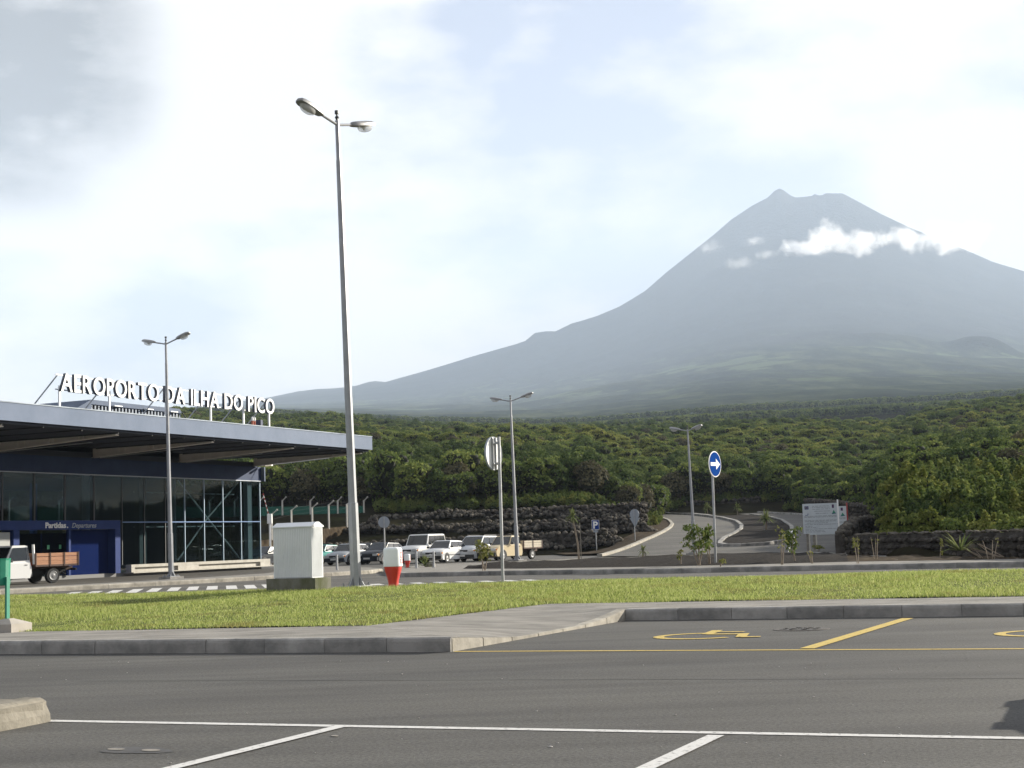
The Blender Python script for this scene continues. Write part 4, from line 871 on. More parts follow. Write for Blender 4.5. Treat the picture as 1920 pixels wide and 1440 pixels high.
# low dry stone wall at the right, stone by stone
RW = [spot(1588, 1040.5, .15), spot(1700, 1042.5, .15), spot(1920, 1046, .15), spot(2080, 1049, .15)]
rw = thing('stone_wall', 'low dark dry stone wall in front of the leafy bank at the right', 'stone wall', RW[1]); off = rw.location
P = resample(RW, .5); q = MB(); rings = []
for i, p in enumerate(P):
    d = (P[min(i + 1, len(P) - 1)] - P[max(i - 1, 0)]).xy.normalized(); s = Vector((-d.y, d.x)); rings.append([Vector((p.x + s.x * x, p.y + s.y * x, z)) - off for x, z in ((.10, .0), (.10, .98), (.55, .98), (.55, .0))])
q.loft(rings); q.build('core', LAVA, rw)
r = random.Random(9); ln = sum((b - a).length for a, b in zip(P[:-1], P[1:])); cols = 72; cnt = 0
for j in range(4):
    for c in range(cols):
        u = (c + r.uniform(.2, .8) + .5 * (j % 2)) / cols; f = min(u, .999) * (len(P) - 1); i = int(f); p = P[i].lerp(P[min(i + 1, len(P) - 1)], f - i); d = (P[min(i + 1, len(P) - 1)] - P[max(i - 1, 0)]).xy.normalized(); s = Vector((-d.y, d.x))
        top = j == 3; o = link('stone', (r.choice(STONEP) if top or r.random() < .08 else r.choice(STONES)), rw); z = .22 + j * .27 if not top else 1.03
        x_in = .10 if not top else r.uniform(.15, .42); o.location = Vector((p.x + s.x * x_in, p.y + s.y * x_in, z)) - off; o.rotation_euler = (r.uniform(-.3, .3), r.uniform(-.3, .3), r.uniform(0, 6.28)); w = r.uniform(.24, .42); o.scale = (w * 1.15, w, w * (.75 if not top else .42))
# return of that wall towards the information boards, and walls up by the bend
c0, c1, c2 = spot(1588, 1039, .15), on_land(1612, 1019), on_land(1660, 990)
stone_wall('stone_wall', 'stone wall with a pale rounded cap running up from the information boards', [c0, c1, c2], lambda u: tz(*c0.lerp(c2, u).xy) - .1, lambda u: 1.1 + u * (c2.z - .2), .5, 44, .4, pale=.15)
def wall_line(pts, Y0, Y1):
    n = len(pts); return [at(x, y, Y0 + (Y1 - Y0) * i / (n - 1)) for i, (x, y) in enumerate(pts)]
wl = wall_line([(1215, 946), (1300, 941), (1380, 936), (1446, 931)], 197, 199)
stone_wall('stone_wall', 'long dark stone wall along the outside of the road bend below the wood', wl, lambda u: tz(*wl[0].lerp(wl[-1], u).xy) - .3, lambda u: wl[0].lerp(wl[-1], u).z, .6, 45, .55, pale=.1)
wr = wall_line([(1510, 936), (1560, 941), (1610, 946), (1664, 954)], 176, 128)
stone_wall('stone_wall', 'curved stone wall with a pale cap behind the information boards', wr, lambda u: tz(*wr[0].lerp(wr[-1], u).xy) - .5, lambda u: wr[0].lerp(wr[-1], u).z, .6, 46, .5, pale=.12)
# concrete retaining wall behind the terminal, airfield fence posts with a green net
rt = [at(380, 981, 151), at(550, 984, 151), at(690, 981, 151)]
q = MB(); a, b = rt[0], rt[2]; q.loft([[Vector((p.x, p.y + o, z)) for o, z in ((0, -.3), (0, p.z), (.35, p.z), (.35, -.3))] for p in (at(-120, 985, 151), a, rt[1], b)]); tag(q.build('retaining_wall', mat('grey_block', (.16, .15, .14), .9, (.25, .24, .22), .8, 7, .3, 6, space='W')), 'grey concrete retaining wall behind the terminal and the fence', 'retaining wall')
q = MB(); q.loft([[Vector((p.x, p.y + o, p.z + z)) for o, z in ((-.06, 0), (-.06, .12), (.4, .12), (.4, 0))] for p in (at(-120, 985, 151), a, rt[1], b)]); cpw = q.build('coping', KERBL, bpy.data.objects['retaining_wall'])
NET = bpy.data.materials.new('green_net'); NET.use_nodes = True; _t = NET.node_tree; _b = _t.nodes['Principled BSDF']; _b.inputs['Base Color'].default_value = (.016, .12, .085, 1); _b.inputs['Roughness'].default_value = .9
_tr = _t.nodes.new('ShaderNodeBsdfTransparent'); _mx = _t.nodes.new('ShaderNodeMixShader'); _mx.inputs[0].default_value = .78; _t.links.new(_tr.outputs[0], _mx.inputs[1]); _t.links.new(_b.outputs[0], _mx.inputs[2]); _t.links.new(_mx.outputs[0], _t.nodes['Material Output'].inputs['Surface'])
POSTM = mat('pale_concrete_post', (.42, .40, .36), .85, (.52, .50, .45), 3, 6)
def fence(label, posts, nets, bend):
    o = thing('security_fence', label, 'fence', posts[0][0]); off = o.location
    for b, h in posts:
        q = MB(); q.tube([b - off, b - off + Vector((0, 0, h * .86)), b - off + Vector((bend, -.02, h * 1.02))], .085, 4); q.build('post', POSTM, o)
    for (b0, h0), (b1, h1) in zip(posts[:-1], posts[1:]):
        if nets:
            q = MB(); q.box(((b0.x + b1.x) / 2 - off.x, (b0.y + b1.y) / 2 - off.y + .06, (b0.z + b1.z) / 2 - off.z + h0 * .33), ((b1 - b0).length - .1, .02, h0 * .62), math.atan2(b1.y - b0.y, b1.x - b0.x)); q.build('net_panel', NET, o)
        q = MB()
        for f in (.70, .84, .95): q.bar(b0 - off + Vector((.05, 0, h0 * f)), b1 - off + Vector((.05, 0, h1 * f)), .006)
        q.build('wire', DARKM, o)
rowA = [(at(x, 981 - (0 if x < 500 else 1) + .0, 150.5), 2.5) for x in list(range(17, 520, 47)) + [530, 582.5, 634, 683]]
rowB = [(at(x, y, Y), (y - t) * Y / 2850 / 1.02) for x, y, t, Y in ((510, 1013, 956, 124), (547, 1001, 949, 128), (586, 997, 944, 132), (617, 992, 939, 136), (651, 989, 938, 140))]
fence('rear row of the airfield fence with bent posts and green net', rowA, True, .42)
fence('front row of bent fence posts with wires, climbing behind the white cabinet', rowB, False, .5)
q = MB(); ba = [b for b, h in rowB]; q.loft([[Vector((p.x, p.y, -.3)), Vector((p.x, p.y, p.z + .1)), Vector((p.x, p.y + 2, p.z + .1)), Vector((p.x, p.y + 2, -.3))] for p in [at(470, 1018, 121)] + ba + [at(672, 985, 141)]]); tag(q.build('bank', DIRT), kind='structure')
bb = thing('boom_barrier', 'red and white striped boom barrier raised beside the corner of the terminal', 'boom barrier', at(506, 985, 118)); bb.location.z = 0
q = MB(); q.box((0, 0, at(506, 964, 118).z - .35), (.35, .35, .75)); q.tube([(0, 0, 0), (0, 0, at(506, 975, 118).z)], .08, 6); q.build('cabinet', WHITE, bb)
zb_ = at(504, 967, 118); zt_ = at(493, 925, 118); WR = mat('boom_red', (.35, .05, .04), .5)
for k in range(10):
    a, b = zb_.lerp(zt_, k / 10), zb_.lerp(zt_, (k + 1) / 10); q = MB(); q.tube([a - bb.location, b - bb.location], .032, 6); q.build('boom_stripe', WR if k % 2 else WHITE, bb)
# ------------------------------------------------------------------ street lamps
POLE = mat('lamp_pole_grey', (.235, .245, .26), .45, (.31, .32, .335), 2, 6, metal=.35)
HEADG = mat('lamp_head_grey', (.20, .205, .21), .45, (.27, .27, .27), 3, 5, metal=.2); HEADIN = mat('lamp_reflector', (.45, .45, .43), .3, metal=.5)
BOWL = bpy.data.materials.new('lamp_bowl'); BOWL.use_nodes = True; _t = BOWL.node_tree; _b = _t.nodes['Principled BSDF']; _b.inputs['Base Color'].default_value = (.62, .63, .62, 1); _b.inputs['Roughness'].default_value = .2; _tr = _t.nodes.new('ShaderNodeBsdfTransparent'); _mx = _t.nodes.new('ShaderNodeMixShader'); _mx.inputs[0].default_value = .45; _t.links.new(_tr.outputs[0], _mx.inputs[1]); _t.links.new(_b.outputs[0], _mx.inputs[2]); _t.links.new(_mx.outputs[0], _t.nodes['Material Output'].inputs['Surface'])
RUST = mat('rust_stain', (.12, .06, .03), .9, (.20, .16, .12), 9, 6)
def lamp(label, base, top, arm_dir, reach=(.55, .55), plinth=True):
    H = top.z - base.z; rz = math.atan2(arm_dir[1], arm_dir[0])
    o = thing('street_lamp', label, 'street lamp', base, 0, 'double headed street lamps'); lean = Vector(((top.x - base.x) / H, 0, 1)).normalized()
    o.rotation_mode = 'QUATERNION'; o.rotation_quaternion = Vector((0, 0, 1)).rotation_difference(lean) @ Matrix.Rotation(rz, 3, 'Z').to_quaternion()
    q = MB(); q.lathe([(.125, .04), (.118, 1.9), (.100, 1.92), (.062, H - .95), (.055, H - .90), (.052, H)], 8); q.build('pole', POLE, o)
    q = MB(); q.box((0, 0, .055), (.52, .52, .03)); [q.loft([[Vector((math.cos(a) * .12 - math.sin(a) * s, math.sin(a) * .12 + math.cos(a) * s, .04)), Vector((math.cos(a) * .24 - math.sin(a) * s, math.sin(a) * .24 + math.cos(a) * s, .07)), Vector((math.cos(a) * .12 - math.sin(a) * s, math.sin(a) * .12 + math.cos(a) * s, .26))] for s in (-.01, .01)]) for a in (0, 1.571, 3.142, 4.712)]
    [q.lathe([(.018, .05), (.018, .14)], 6, (sx * .2, sy * .2, 0)) for sx in (-1, 1) for sy in (-1, 1)]; q.build('base_plate', POLE, o)
    if plinth: q = MB(); q.box((0, 0, -.06), (.75, .75, .2)); q.build('footing', KERB, o)
    q = MB(); q.lathe([(.03, H), (.03, H + .05), (.055, H + .06), (.04, H + .10), (.02, H + .12), (.02, H + .15), (.05, H + .155), (.05, H + .235), (.03, H + .24)], 8); q.build('light_sensor', DARKM, o)
    for sgn, rc in zip((-1, 1), reach):
        ux = Vector((sgn * math.cos(.21), 0, math.sin(.21))); up = Vector((-sgn * math.sin(.21), 0, math.cos(.21))); sd = Vector((0, 1, 0)); p0 = Vector((0, 0, H - .10)); p1 = p0 + ux * rc
        q = MB(); q.tube([p0, p1 + ux * .08], .032, 8); q.build('arm', POLE, o)
        q = MB(); rings = []
        for t, w, h in ((0, .045, .045), (.04, .085, .07), (.22, .125, .085), (.45, .150, .090), (.70, .140, .085), (.80, .11, .065), (.84, .05, .04)):
            c = p1 + ux * t; rings.append([c + sd * (w * a) + up * (h * b) for a, b in ((-1, -.45), (-1, .25), (-.62, .85), (0, 1.0), (.62, .85), (1, .25), (1, -.45), (0, -.5))])
        q.loft(rings); hd = q.build('lamp_head', HEADG, o, smooth=True)
        q = MB(); c = p1 + ux * .50 - up * .044; n = 14; rg = []
        for f, dz in ((1, 0), (.96, -.05), (.82, -.095), (.52, -.125), (.18, -.135)): rg.append([c + ux * (.25 * f * math.cos(6.2832 * k / n)) + sd * (.132 * f * math.sin(6.2832 * k / n)) + up * dz for k in range(n)])
        q.loft(rg); q.build('glass_bowl', BOWL, hd, smooth=True)
        q = MB(); c = p1 + ux * .46 - up * .05; q.loft([[c + ux * (.2 * f * math.cos(6.2832 * k / n)) + sd * (.11 * f * math.sin(6.2832 * k / n)) + up * dz for k in range(n)] for f, dz in ((1, 0), (.4, -.004), (.22, -.05), (.06, -.09))]); q.build('reflector', HEADIN, hd)
    return o
b = spot(668, 1104, .30); lamp('tall grey street lamp on the lawn between white cabinet and hydrant, by far the largest', b, at(632, 226, b.y), (.53, .85))
b = spot(321, 1083, .155); lamp('grey street lamp on the pavement in front of the terminal glass front', b, at(311, 641, b.y), (.80, -.60), (.72, .72))
b = spot(970, 1051, .155); lamp('grey street lamp beside the cream flatbed pickup in the far car park', b, at(957, 749, b.y), (.80, -.60), (.60, .75))
b = spot(1303, 1038, .155); lamp('grey street lamp at the mouth of the bending access road, small and far', b, at(1289, 805, b.y), (.62, -.78), (.65, .35))

# ------------------------------------------------------------------ white cabinet on a mossy plinth
CABW = mat('cabinet_white', (.62, .64, .655), .55, (.70, .715, .725), 1.5, 6); MOSS = mat('mossy_concrete', (.16, .155, .13), .95, (.055, .062, .018), 1.6, 8, .5, 20, contrast=(.42, .66), space='W', stretch=(1, 1, .55))
cb = thing('utility_cabinet', 'white ribbed metal cabinet with pitched lid on a mossy concrete plinth on the lawn', 'utility cabinet', (-4.77, 33.25, .16), R(-24.5))
q = MB(); q.box((0, 0, .21), (1.24, .64, .46)); q.build('plinth', MOSS, cb)
q = MB(); q.box((0, 0, .985), (.98, .44, 1.09)); q.build('body', CABW, cb)
for k in range(22):
    q = MB(); q.box((-.462 + k * .044, -.224, .985), (.016, .010, 1.05)); q.build('rib', CABW, cb)
for k in range(9):
    q = MB(); q.box((.494, -.18 + k * .045, .985), (.010, .016, 1.05)); q.build('rib', CABW, cb)
q = MB(); q.loft([[(-.51, -.25, 1.53), (-.51, .25, 1.53), (-.51, .25, 1.55), (-.51, .05, 1.64), (-.51, -.05, 1.64), (-.51, -.25, 1.55)], [(.51, -.25, 1.53), (.51, .25, 1.53), (.51, .25, 1.55), (.51, .05, 1.64), (.51, -.05, 1.64), (.51, -.25, 1.55)]]); q.build('lid', CABW, cb)
q = MB(); q.box((0, -.232, .45), (.9, .012, .02)); q.build('joint', STEEL, cb)

# ------------------------------------------------------------------ hydrants
RED = mat('hydrant_red', (.52, .035, .025), .35, (.58, .05, .035), 3, 5, coat=.3); HYW = mat('hydrant_white', (.66, .70, .70), .4, (.72, .75, .74), 3, 5, coat=.2); REDL = mat('red_mark', (.60, .10, .10), .5)
def hydrant(label, base, s, rz):
    o = thing('fire_hydrant', label, 'fire hydrant', base, rz, 'red and white hydrants'); o.scale = (s,) * 3
    q = MB(); q.lathe([(.15, -.03), (.15, .015), (.118, .02), (.112, .04), (.118, .16), (.155, .30), (.19, .42), (.196, .47), (.196, .485)], 24, sq=.35); q.build('body', RED, o, smooth=True)
    q = MB(); q.lathe([(.206, .48), (.209, .50), (.207, .56), (.204, .84), (.197, .88), (.175, .905), (.12, .915)], 24, sq=.45); cap = q.build('cap', HYW, o, smooth=True)
    for z, h in ((.74, .12), (.60, .09)):
        q = MB(); x = .212; w = .012
        for a in (-1, 1): q.box((x, .0 + a * .055, z), (.006, w, h)); q.box((x, 0, z + a * h / 2), (.006, .122, w))
        q.build('red_square', REDL, cap)
    q = MB(); [q.box((math.cos(a) * .16, math.sin(a) * .16, .0), (.09, .07, .05), a) for a in np.linspace(0, 6.28, 6, endpoint=False)]; q.build('flange', mat('rusty_flange', (.12, .04, .03), .8), o)
    return o
hydrant('red and white fire hydrant on the lawn beside the tall lamp', spot(738, 1102, .28), 1.0, R(-15))
hydrant('small far red and white fire hydrant behind the larger one on the lawn', spot(764, 1064.5, .155), .70, R(-15))

# ------------------------------------------------------------------ signs
SIGNBK = mat('sign_back', (.66, .67, .66), .5); SBLUE = mat('sign_blue', (.012, .062, .27), .8, spec=0); GREYBK = mat('sign_back_grey', (.26, .29, .33), .55)
def disc(q, c, nrm, rad, th, n=32, up=Vector((0, 0, 1))):
    nrm = Vector(nrm).normalized(); s = up.cross(nrm).normalized(); u = nrm.cross(s); q.loft([[Vector(c) + nrm * o + (s * math.cos(6.2832 * k / n) + u * math.sin(6.2832 * k / n)) * rad for k in range(n)] for o in (0, th)]); return s, u
def pole_to(o, top, rad=.035): q = MB(); q.tube([(0, 0, -.1), top], rad, 8); q.build('post', STEEL, o)
# big round sign seen from behind
b = spot(943, 1096, .26); tp = at(931, 819, b.y); ce = at(929, 850, b.y - .02); o = thing('road_sign', 'round road sign at the lawn edge with its white back turned to us', 'road sign', b); L0 = lambda p: p - b
pole_to(o, L0(tp) + Vector((.05, 0, 0)), .036); n = Vector((.885, -.465, 0)); q = MB(); cc = L0(ce) - n * .07 + Vector((.02, 0, 0)); sv, uv = disc(q, cc, -n, .385, .025, 36); q.build('disc', SIGNBK, o)
q = MB(); rg = []; 
for k in range(36):
    d = sv * math.cos(6.2832 * k / 36) + uv * math.sin(6.2832 * k / 36); rg.append([cc + d * .388 + n * .01, cc + d * .388 - n * .035, cc + d * .372 - n * .035, cc + d * .372 + n * .01])
q.loft(rg + [rg[0]], caps=False); q.build('rim', GREYBK, o)
for e in (-.085, .085):
    q = MB(); q.bar(cc + n * .02 + sv * e - uv * .37, cc + n * .02 + sv * e + uv * .37, .035, .03, up=n); q.build('rail', STEEL, o)
for e in (-.24, .24):
    q = MB(); q.bar(cc + n * .05 + uv * e - sv * .12, cc + n * .05 + uv * e + sv * .12, .05, .03); q.tube([cc + n * .07 + uv * (e - .03), cc + n * .07 + uv * (e + .03)], .055, 8); q.build('clamp', STEEL, o)
# blue arrow sign
b = spot(1342, 1058, .16); ce = at(1337, 870.5, b.y - .05); o = thing('road_sign', 'round blue road sign with a white arrow pointing right, on a post by the kerb', 'road sign', b)
pole_to(o, ce - b + Vector((-.03, .05, .2)), .045); n = Vector((.955, -.295, 0)).normalized(); n = Vector((-.84, -.54, 0)).normalized() if False else Vector((.82, -.572, 0)).normalized()
n = Vector((.40 - 1.30, -.46, 0)).normalized() if False else n
c = ce - b + n * .06; s = Vector((0, 0, 1)).cross(n).normalized(); q = MB(); disc(q, c, n, .475, .02, 40); q.build('rim', WHITE, o); q = MB(); disc(q, c + n * .022, n, .438, .006, 40); q.build('disc', SBLUE, o)
q = MB(); pl = [(-.36, -.065), (.06, -.065), (.06, -.20), (.37, 0), (.06, .20), (.06, .065), (-.36, .065)]; q.loft([[c + n * e + s * x + Vector((0, 0, y)) for x, y in pl] for e in (.029, .034)]); q.build('arrow', WHITE, o)
q = MB(); q.bar(c - n * .04 - Vector((0, 0, .25)), c - n * .04 + Vector((0, 0, .25)), .06); q.build('bracket', STEEL, o)
# parking sign
b = spot(1118, 1037, .05); Y = 126.0; b = at(1119, 1037, Y); ce = at(1116.5, 984, Y - .1); o = thing('parking_sign', 'blue square parking sign with a white letter P before the terrace walls', 'parking sign', b)
pole_to(o, ce - b + Vector((0, .06, .3)), .04); q = MB(); q.box(ce - b, (.62, .03, .80)); q.build('rim', WHITE, o); q = MB(); q.box(ce - b + Vector((0, -.02, 0)), (.56, .02, .74)); q.build('panel', mat('parking_blue', (.015, .045, .22), .8, spec=0), o)
q = MB(); q.box(ce - b + Vector((0, 0, -.53)), (.40, .02, .18)); q.build('sub_plate', GREYBK, o)
po, (a, c_) = text_obj('P', .78, WHITE, o, .01, .03, 0, 'letter'); po.matrix_local = Matrix.Translation(ce - b + Vector((-(a + c_) / 2, -.04, -.28))) @ Matrix.Rotation(R(90), 4, 'X')
def back_sign(label, bx, by, Y, cx, cy, rad, n, m, tri=None, z=None, bar=False):
    b = at(bx, by, Y); ce = at(cx, cy, Y); o = thing('road_sign', label, 'road sign', b); pole_to(o, ce - b + Vector((0, .03, rad * .8)), .035); n = Vector(n).normalized(); q = MB(); disc(q, ce - b - n * .05, -n, rad, .03, 28); q.build('disc', m, o)
    q = MB(); q.bar(ce - b + n * .0 - Vector((0, 0, rad * .9)), ce - b + Vector((0, 0, rad * .9)), .16 * rad if bar else .05); q.build('rail', DARKM if bar else STEEL, o)
    if tri:
        t = at(*tri, Y) - b; q = MB(); s = Vector((0, 0, 1)).cross(n).normalized(); pl = [t - s * rad * 1.1 + Vector((0, 0, rad * .75)), t + s * rad * 1.1 + Vector((0, 0, rad * .75)), t - Vector((0, 0, rad * 1.1))]; q.loft([[p - n * e for p in pl] for e in (.03, .06)]); q.build('triangle', m, o)
back_sign('grey back of a round road sign in front of the black parked cars', 722, 1060, 80, 720, 979, .30, (.1, -1, 0), GREYBK)
back_sign('grey backs of a round sign above a triangular sign at the end of the terraces', 1191, 1019, 122, 1189, 964, .40, (-.5, -1, 0), GREYBK, tri=(1190, 978))
b2 = on_land(1247, 962); back_sign('pale round sign with a dark bar at the far bend of the access road', 1247, 962, b2.y, 1245, 939, .52, (.9, -.8, 0), mat('cream_sign', (.58, .54, .44), .5), bar=True)
q = MB(); q.loft([[b2 + Vector((x, y, -.1)) for x, y in ((-.9, -.5), (.9, -.5), (.9, .5), (-.9, .5))], [b2 + Vector((x, y, .35)) for x, y in ((-.25, -.2), (.25, -.2), (.25, .2), (-.25, .2))]]); q.build('footing', KERBL, bpy.data.objects['road_sign.%03d' % 4] if 'road_sign.004' in bpy.data.objects else None)
# information boards
BOARD = mat('board_white', (.46, .50, .52), .55, (.52, .56, .58), 2, 5); WOOD_G = mat('weathered_post', (.16, .145, .12), .9, (.26, .24, .20), 5, 6); PRINT = mat('grey_print', (.17, .19, .21), .7); EU = mat('flag_blue', (.02, .03, .16), .6); EUY = mat('flag_yellow', (.55, .45, .08), .6); PURP = mat('crest_purple', (.06, .02, .08), .6); GRNL = mat('logo_green', (.03, .20, .12), .6)
def board(label, px0, py0, px1, py1, Y, yaw, postpx, red=False, prints=True):
    a = at(px0, py1, Y); c = at(px1, py0, Y); w = (c.x - a.x) / math.cos(yaw); h = c.z - a.z; o = thing('information_board', label, 'information board', (a.x, Y, 0), yaw, 'white information boards')
    z0 = a.z; q = MB(); q.box((w / 2, 0, z0 + h / 2), (w, .05, h)); pn = q.build('panel', BOARD, o)
    q = MB(); q.box((w + .02, -.01, z0 + h / 2 - .05), (.09, .16, h + .5)); q.build('edge_post', WHITE if not red else mat('red_edge', (.30, .04, .035), .6), o)
    for f in (.10, .92):
        q = MB(); q.box((w * f, .10, (z0 + .3) / 2), (.13, .13, z0 + .5)); q.build('leg', WOOD_G, o)
    q = MB(); q.box((w * .16, .0, z0 / 2), (.07, .07, z0)); q.build('leg', mat('pale_leg', (.50, .47, .40), .7), o)
    if not prints: return o
    y = -.028; X = lambda u: w * u; Z = lambda v: z0 + h * (1 - v)
    def rect(q, u0, u1, v0, v1, d=0): q.loft([[Vector((X(u0), y - d - e, Z(v0))), Vector((X(u1), y - d - e, Z(v0))), Vector((X(u1), y - d - e, Z(v1))), Vector((X(u0), y - d - e, Z(v1)))] for e in (0, .003)])
    q = MB(); rect(q, .06, .175, .08, .19); fl = q.build('flag', EU, pn); q = MB()
    for k in range(12): t = 6.2832 * k / 12; rect(q, .1175 + .030 * math.cos(t) - .005, .1175 + .030 * math.cos(t) + .005, .135 + .032 * math.sin(t) - .005, .135 + .032 * math.sin(t) + .005, .004)
    q.build('stars', EUY, pn)
    q = MB(); rect(q, .84, .90, .05, .165); q.build('crest', PURP, pn)
    q = MB(); q.loft([[Vector((X(u), y - e, Z(v))) for u, v in ((.885, .23), (.95, .355), (.83, .37))] for e in (0, .004)]); q.build('logo', GRNL, pn)
    q = MB(); rect(q, .83, .95, .34, .358, .005); rect(q, .07, .15, .375, .392); rect(q, .135, .165, .33, .36); q.build('logo_mark', EU, pn)
    q = MB(); rr_ = random.Random(3)
    for v, u0, u1 in ((.09, .28, .76), (.135, .27, .78), (.19, .28, .78), (.26, .33, .78), (.335, .37, .72), (.42, .04, .96), (.455, .04, .96), (.565, .04, .96), (.60, .06, .94), (.65, .10, .72), (.70, .04, .98), (.755, .06, .26), (.80, .06, .40), (.85, .06, .97), (.90, .06, .60), (.945, .06, .62)):
        u = u0
        while u < u1: e = min(u + rr_.uniform(.04, .14), u1); rect(q, u, e, v - .007, v + .007); u = e + .018
    q.build('print', PRINT, pn); return o
board('front white information board with flags, logos and lines of text by the access road', 1507, 943, 1567, 1001, 92, R(-12), None)
board('rear white information board with a red edge, half hidden behind the front one', 1519, 949, 1584, 1003, 96, R(-12), None, red=True)
# bollards
for x, y0, y1, lb in ((632, 1040, 1069, 'grey steel bollard right of the white cabinet, before the silver car'), (781, 1035, 1065.5, 'grey steel bollard left of the spiky plant'), (813.5, 1034, 1064, 'grey steel bollard right of the spiky plant, before the white hatchback')):
    b = spot(x, y1, .155); h = at(x, y0, b.y).z - b.z; o = thing('bollard', lb, 'bollard', b, 0, 'steel bollards'); q = MB(); q.lathe([(.055, 0), (.055, h - .02), (.04, h)], 10); q.build('tube', STEEL, o); q = MB(); q.lathe([(.09, 0), (.09, .012)], 10); q.build('foot', STEEL, o)
# green litter bin at the left edge
GREEN = mat('bin_green', (.008, .17, .105), .4, (.010, .20, .125), 3, 5)
b = spot(3, 1186, .16); gb = thing('litter_bin', 'green metal litter bin on a post set in a pyramid topped concrete block', 'litter bin', b, R(-20))
ap = at(13, 1160, b.y + .1).z - b.z; q = MB(); w = .235; q.box((-.02, .18, ap * .30), (2 * w, 2 * w, ap * .62)); zt = ap * .61; q.loft([[(-.02 + x, .18 + y, zt) for x, y in ((-w, -w), (w, -w), (w, w), (-w, w))], [(-.02 + x, .18 + y, ap) for x, y in ((-.05, -.05), (.05, -.05), (.05, .05), (-.05, .05))]]); q.build('block', mat('pale_block', (.30, .275, .24), .9, (.36, .33, .29), 3, 6, .2), gb)
pz = at(10, 1083, b.y + .2).z - b.z; tzp = at(6, 1047, b.y + .2).z - b.z; bz = at(5, 1098, b.y + .2).z - b.z
q = MB(); q.box((-.05, .18, (ap + pz) / 2 - .02), (.03, .05, pz - ap + .06)); q.box((-.015, .16, (ap + pz) / 2 - .02), (.012, .07, pz - ap + .06)); q.build('post', GREEN, gb)
q = MB(); q.lathe([(.17, bz), (.18, bz + .02), (.185, tzp - .03), (.19, tzp), (.15, tzp), (.14, bz + .06)], 14, (-.235, .20, 0)); q.build('bin_body', GREEN, gb)
# luggage trolley by the entrance
b = spot(242, 1067, .16); o = thing('luggage_trolley', 'small luggage trolley with a low platform and handle beside the blue entrance', 'luggage trolley', b, BROT)
q = MB(); q.box((0, 0, .22), (.55, .9, .05)); q.build('platform', STEEL, o); q = MB(); q.bar((-.2, -.45, .2), (-.2, -.55, 1.0), .04); q.bar((.2, -.45, .2), (.2, -.55, 1.0), .04); q.bar((-.25, -.55, 1.0), (.25, -.55, 1.0), .05); q.build('handle', STEEL, o)
q = MB(); q.box((0, -.3, .72), (.5, .35, .03)); q.build('basket', DARKM, o)
for sx, sy in ((-.22, -.35), (.22, -.35), (0, .4)): q = MB(); q.tube([(sx - .02, sy, .09), (sx + .02, sy, .09)], .09, 10); q.build('wheel', DARKM, o)

# ------------------------------------------------------------------ vehicles
GLS = mat('car_glass', (.012, .016, .018), .06, spec=.6); TYRE = mat('tyre', (.016, .016, .016), .85); RIM = mat('wheel_rim', (.20, .20, .20), .45, metal=.3); BUMP = mat('black_plastic', (.022, .023, .025), .6); LAMPG = mat('headlight', (.55, .57, .58), .12, spec=.7, coat=.6); TAIL = mat('tail_light', (.28, .015, .012), .2); PLATE = mat('number_plate', (.62, .62, .60), .5); ORG = mat('indicator', (.55, .20, .03), .25)
def paint(name, c): return mat(name, c, .38, coat=.0, spec=.25)
def wheel(parent, x, y, r, wd=.20):
    q = MB(); q.loft([[Vector((x + rr_ * math.cos(6.2832 * k / 20), y + dy, r + rr_ * math.sin(6.2832 * k / 20))) for k in range(20)] for rr_, dy in ((r * .62, -wd / 2), (r * .94, -wd / 2), (r, -wd / 2 + .03), (r, wd / 2 - .03), (r * .94, wd / 2), (r * .62, wd / 2))]); w = q.build('wheel', TYRE, parent)
    s = 1 if y > 0 else -1; q = MB(); f = y + s * (wd / 2 + .004); q.loft([[Vector((x + rr_ * math.cos(6.2832 * k / 20), f + s * d, r + rr_ * math.sin(6.2832 * k / 20))) for k in range(20)] for rr_, d in ((r * .63, 0), (r * .58, .012), (r * .38, -.01), (r * .16, .012))]); q.build('rim', RIM, w); return w
def inset(q, A, B, Cc, D, m=(.05, .05, .05, .05), off=.008):
    """A pane set on the quad A (low left) B (low right) C D, margins left, right, bottom, top as shares."""
    P = lambda u, v: A * (1 - u) * (1 - v) + B * u * (1 - v) + Cc * u * v + D * (1 - u) * v
    n = (B - A).cross(D - A).normalized(); c = [P(m[0], m[2]), P(1 - m[1], m[2]), P(1 - m[1], 1 - m[3]), P(m[0], 1 - m[3])]
    q.loft([[p + n * e for p in c] for e in (-.03, off)]); return q
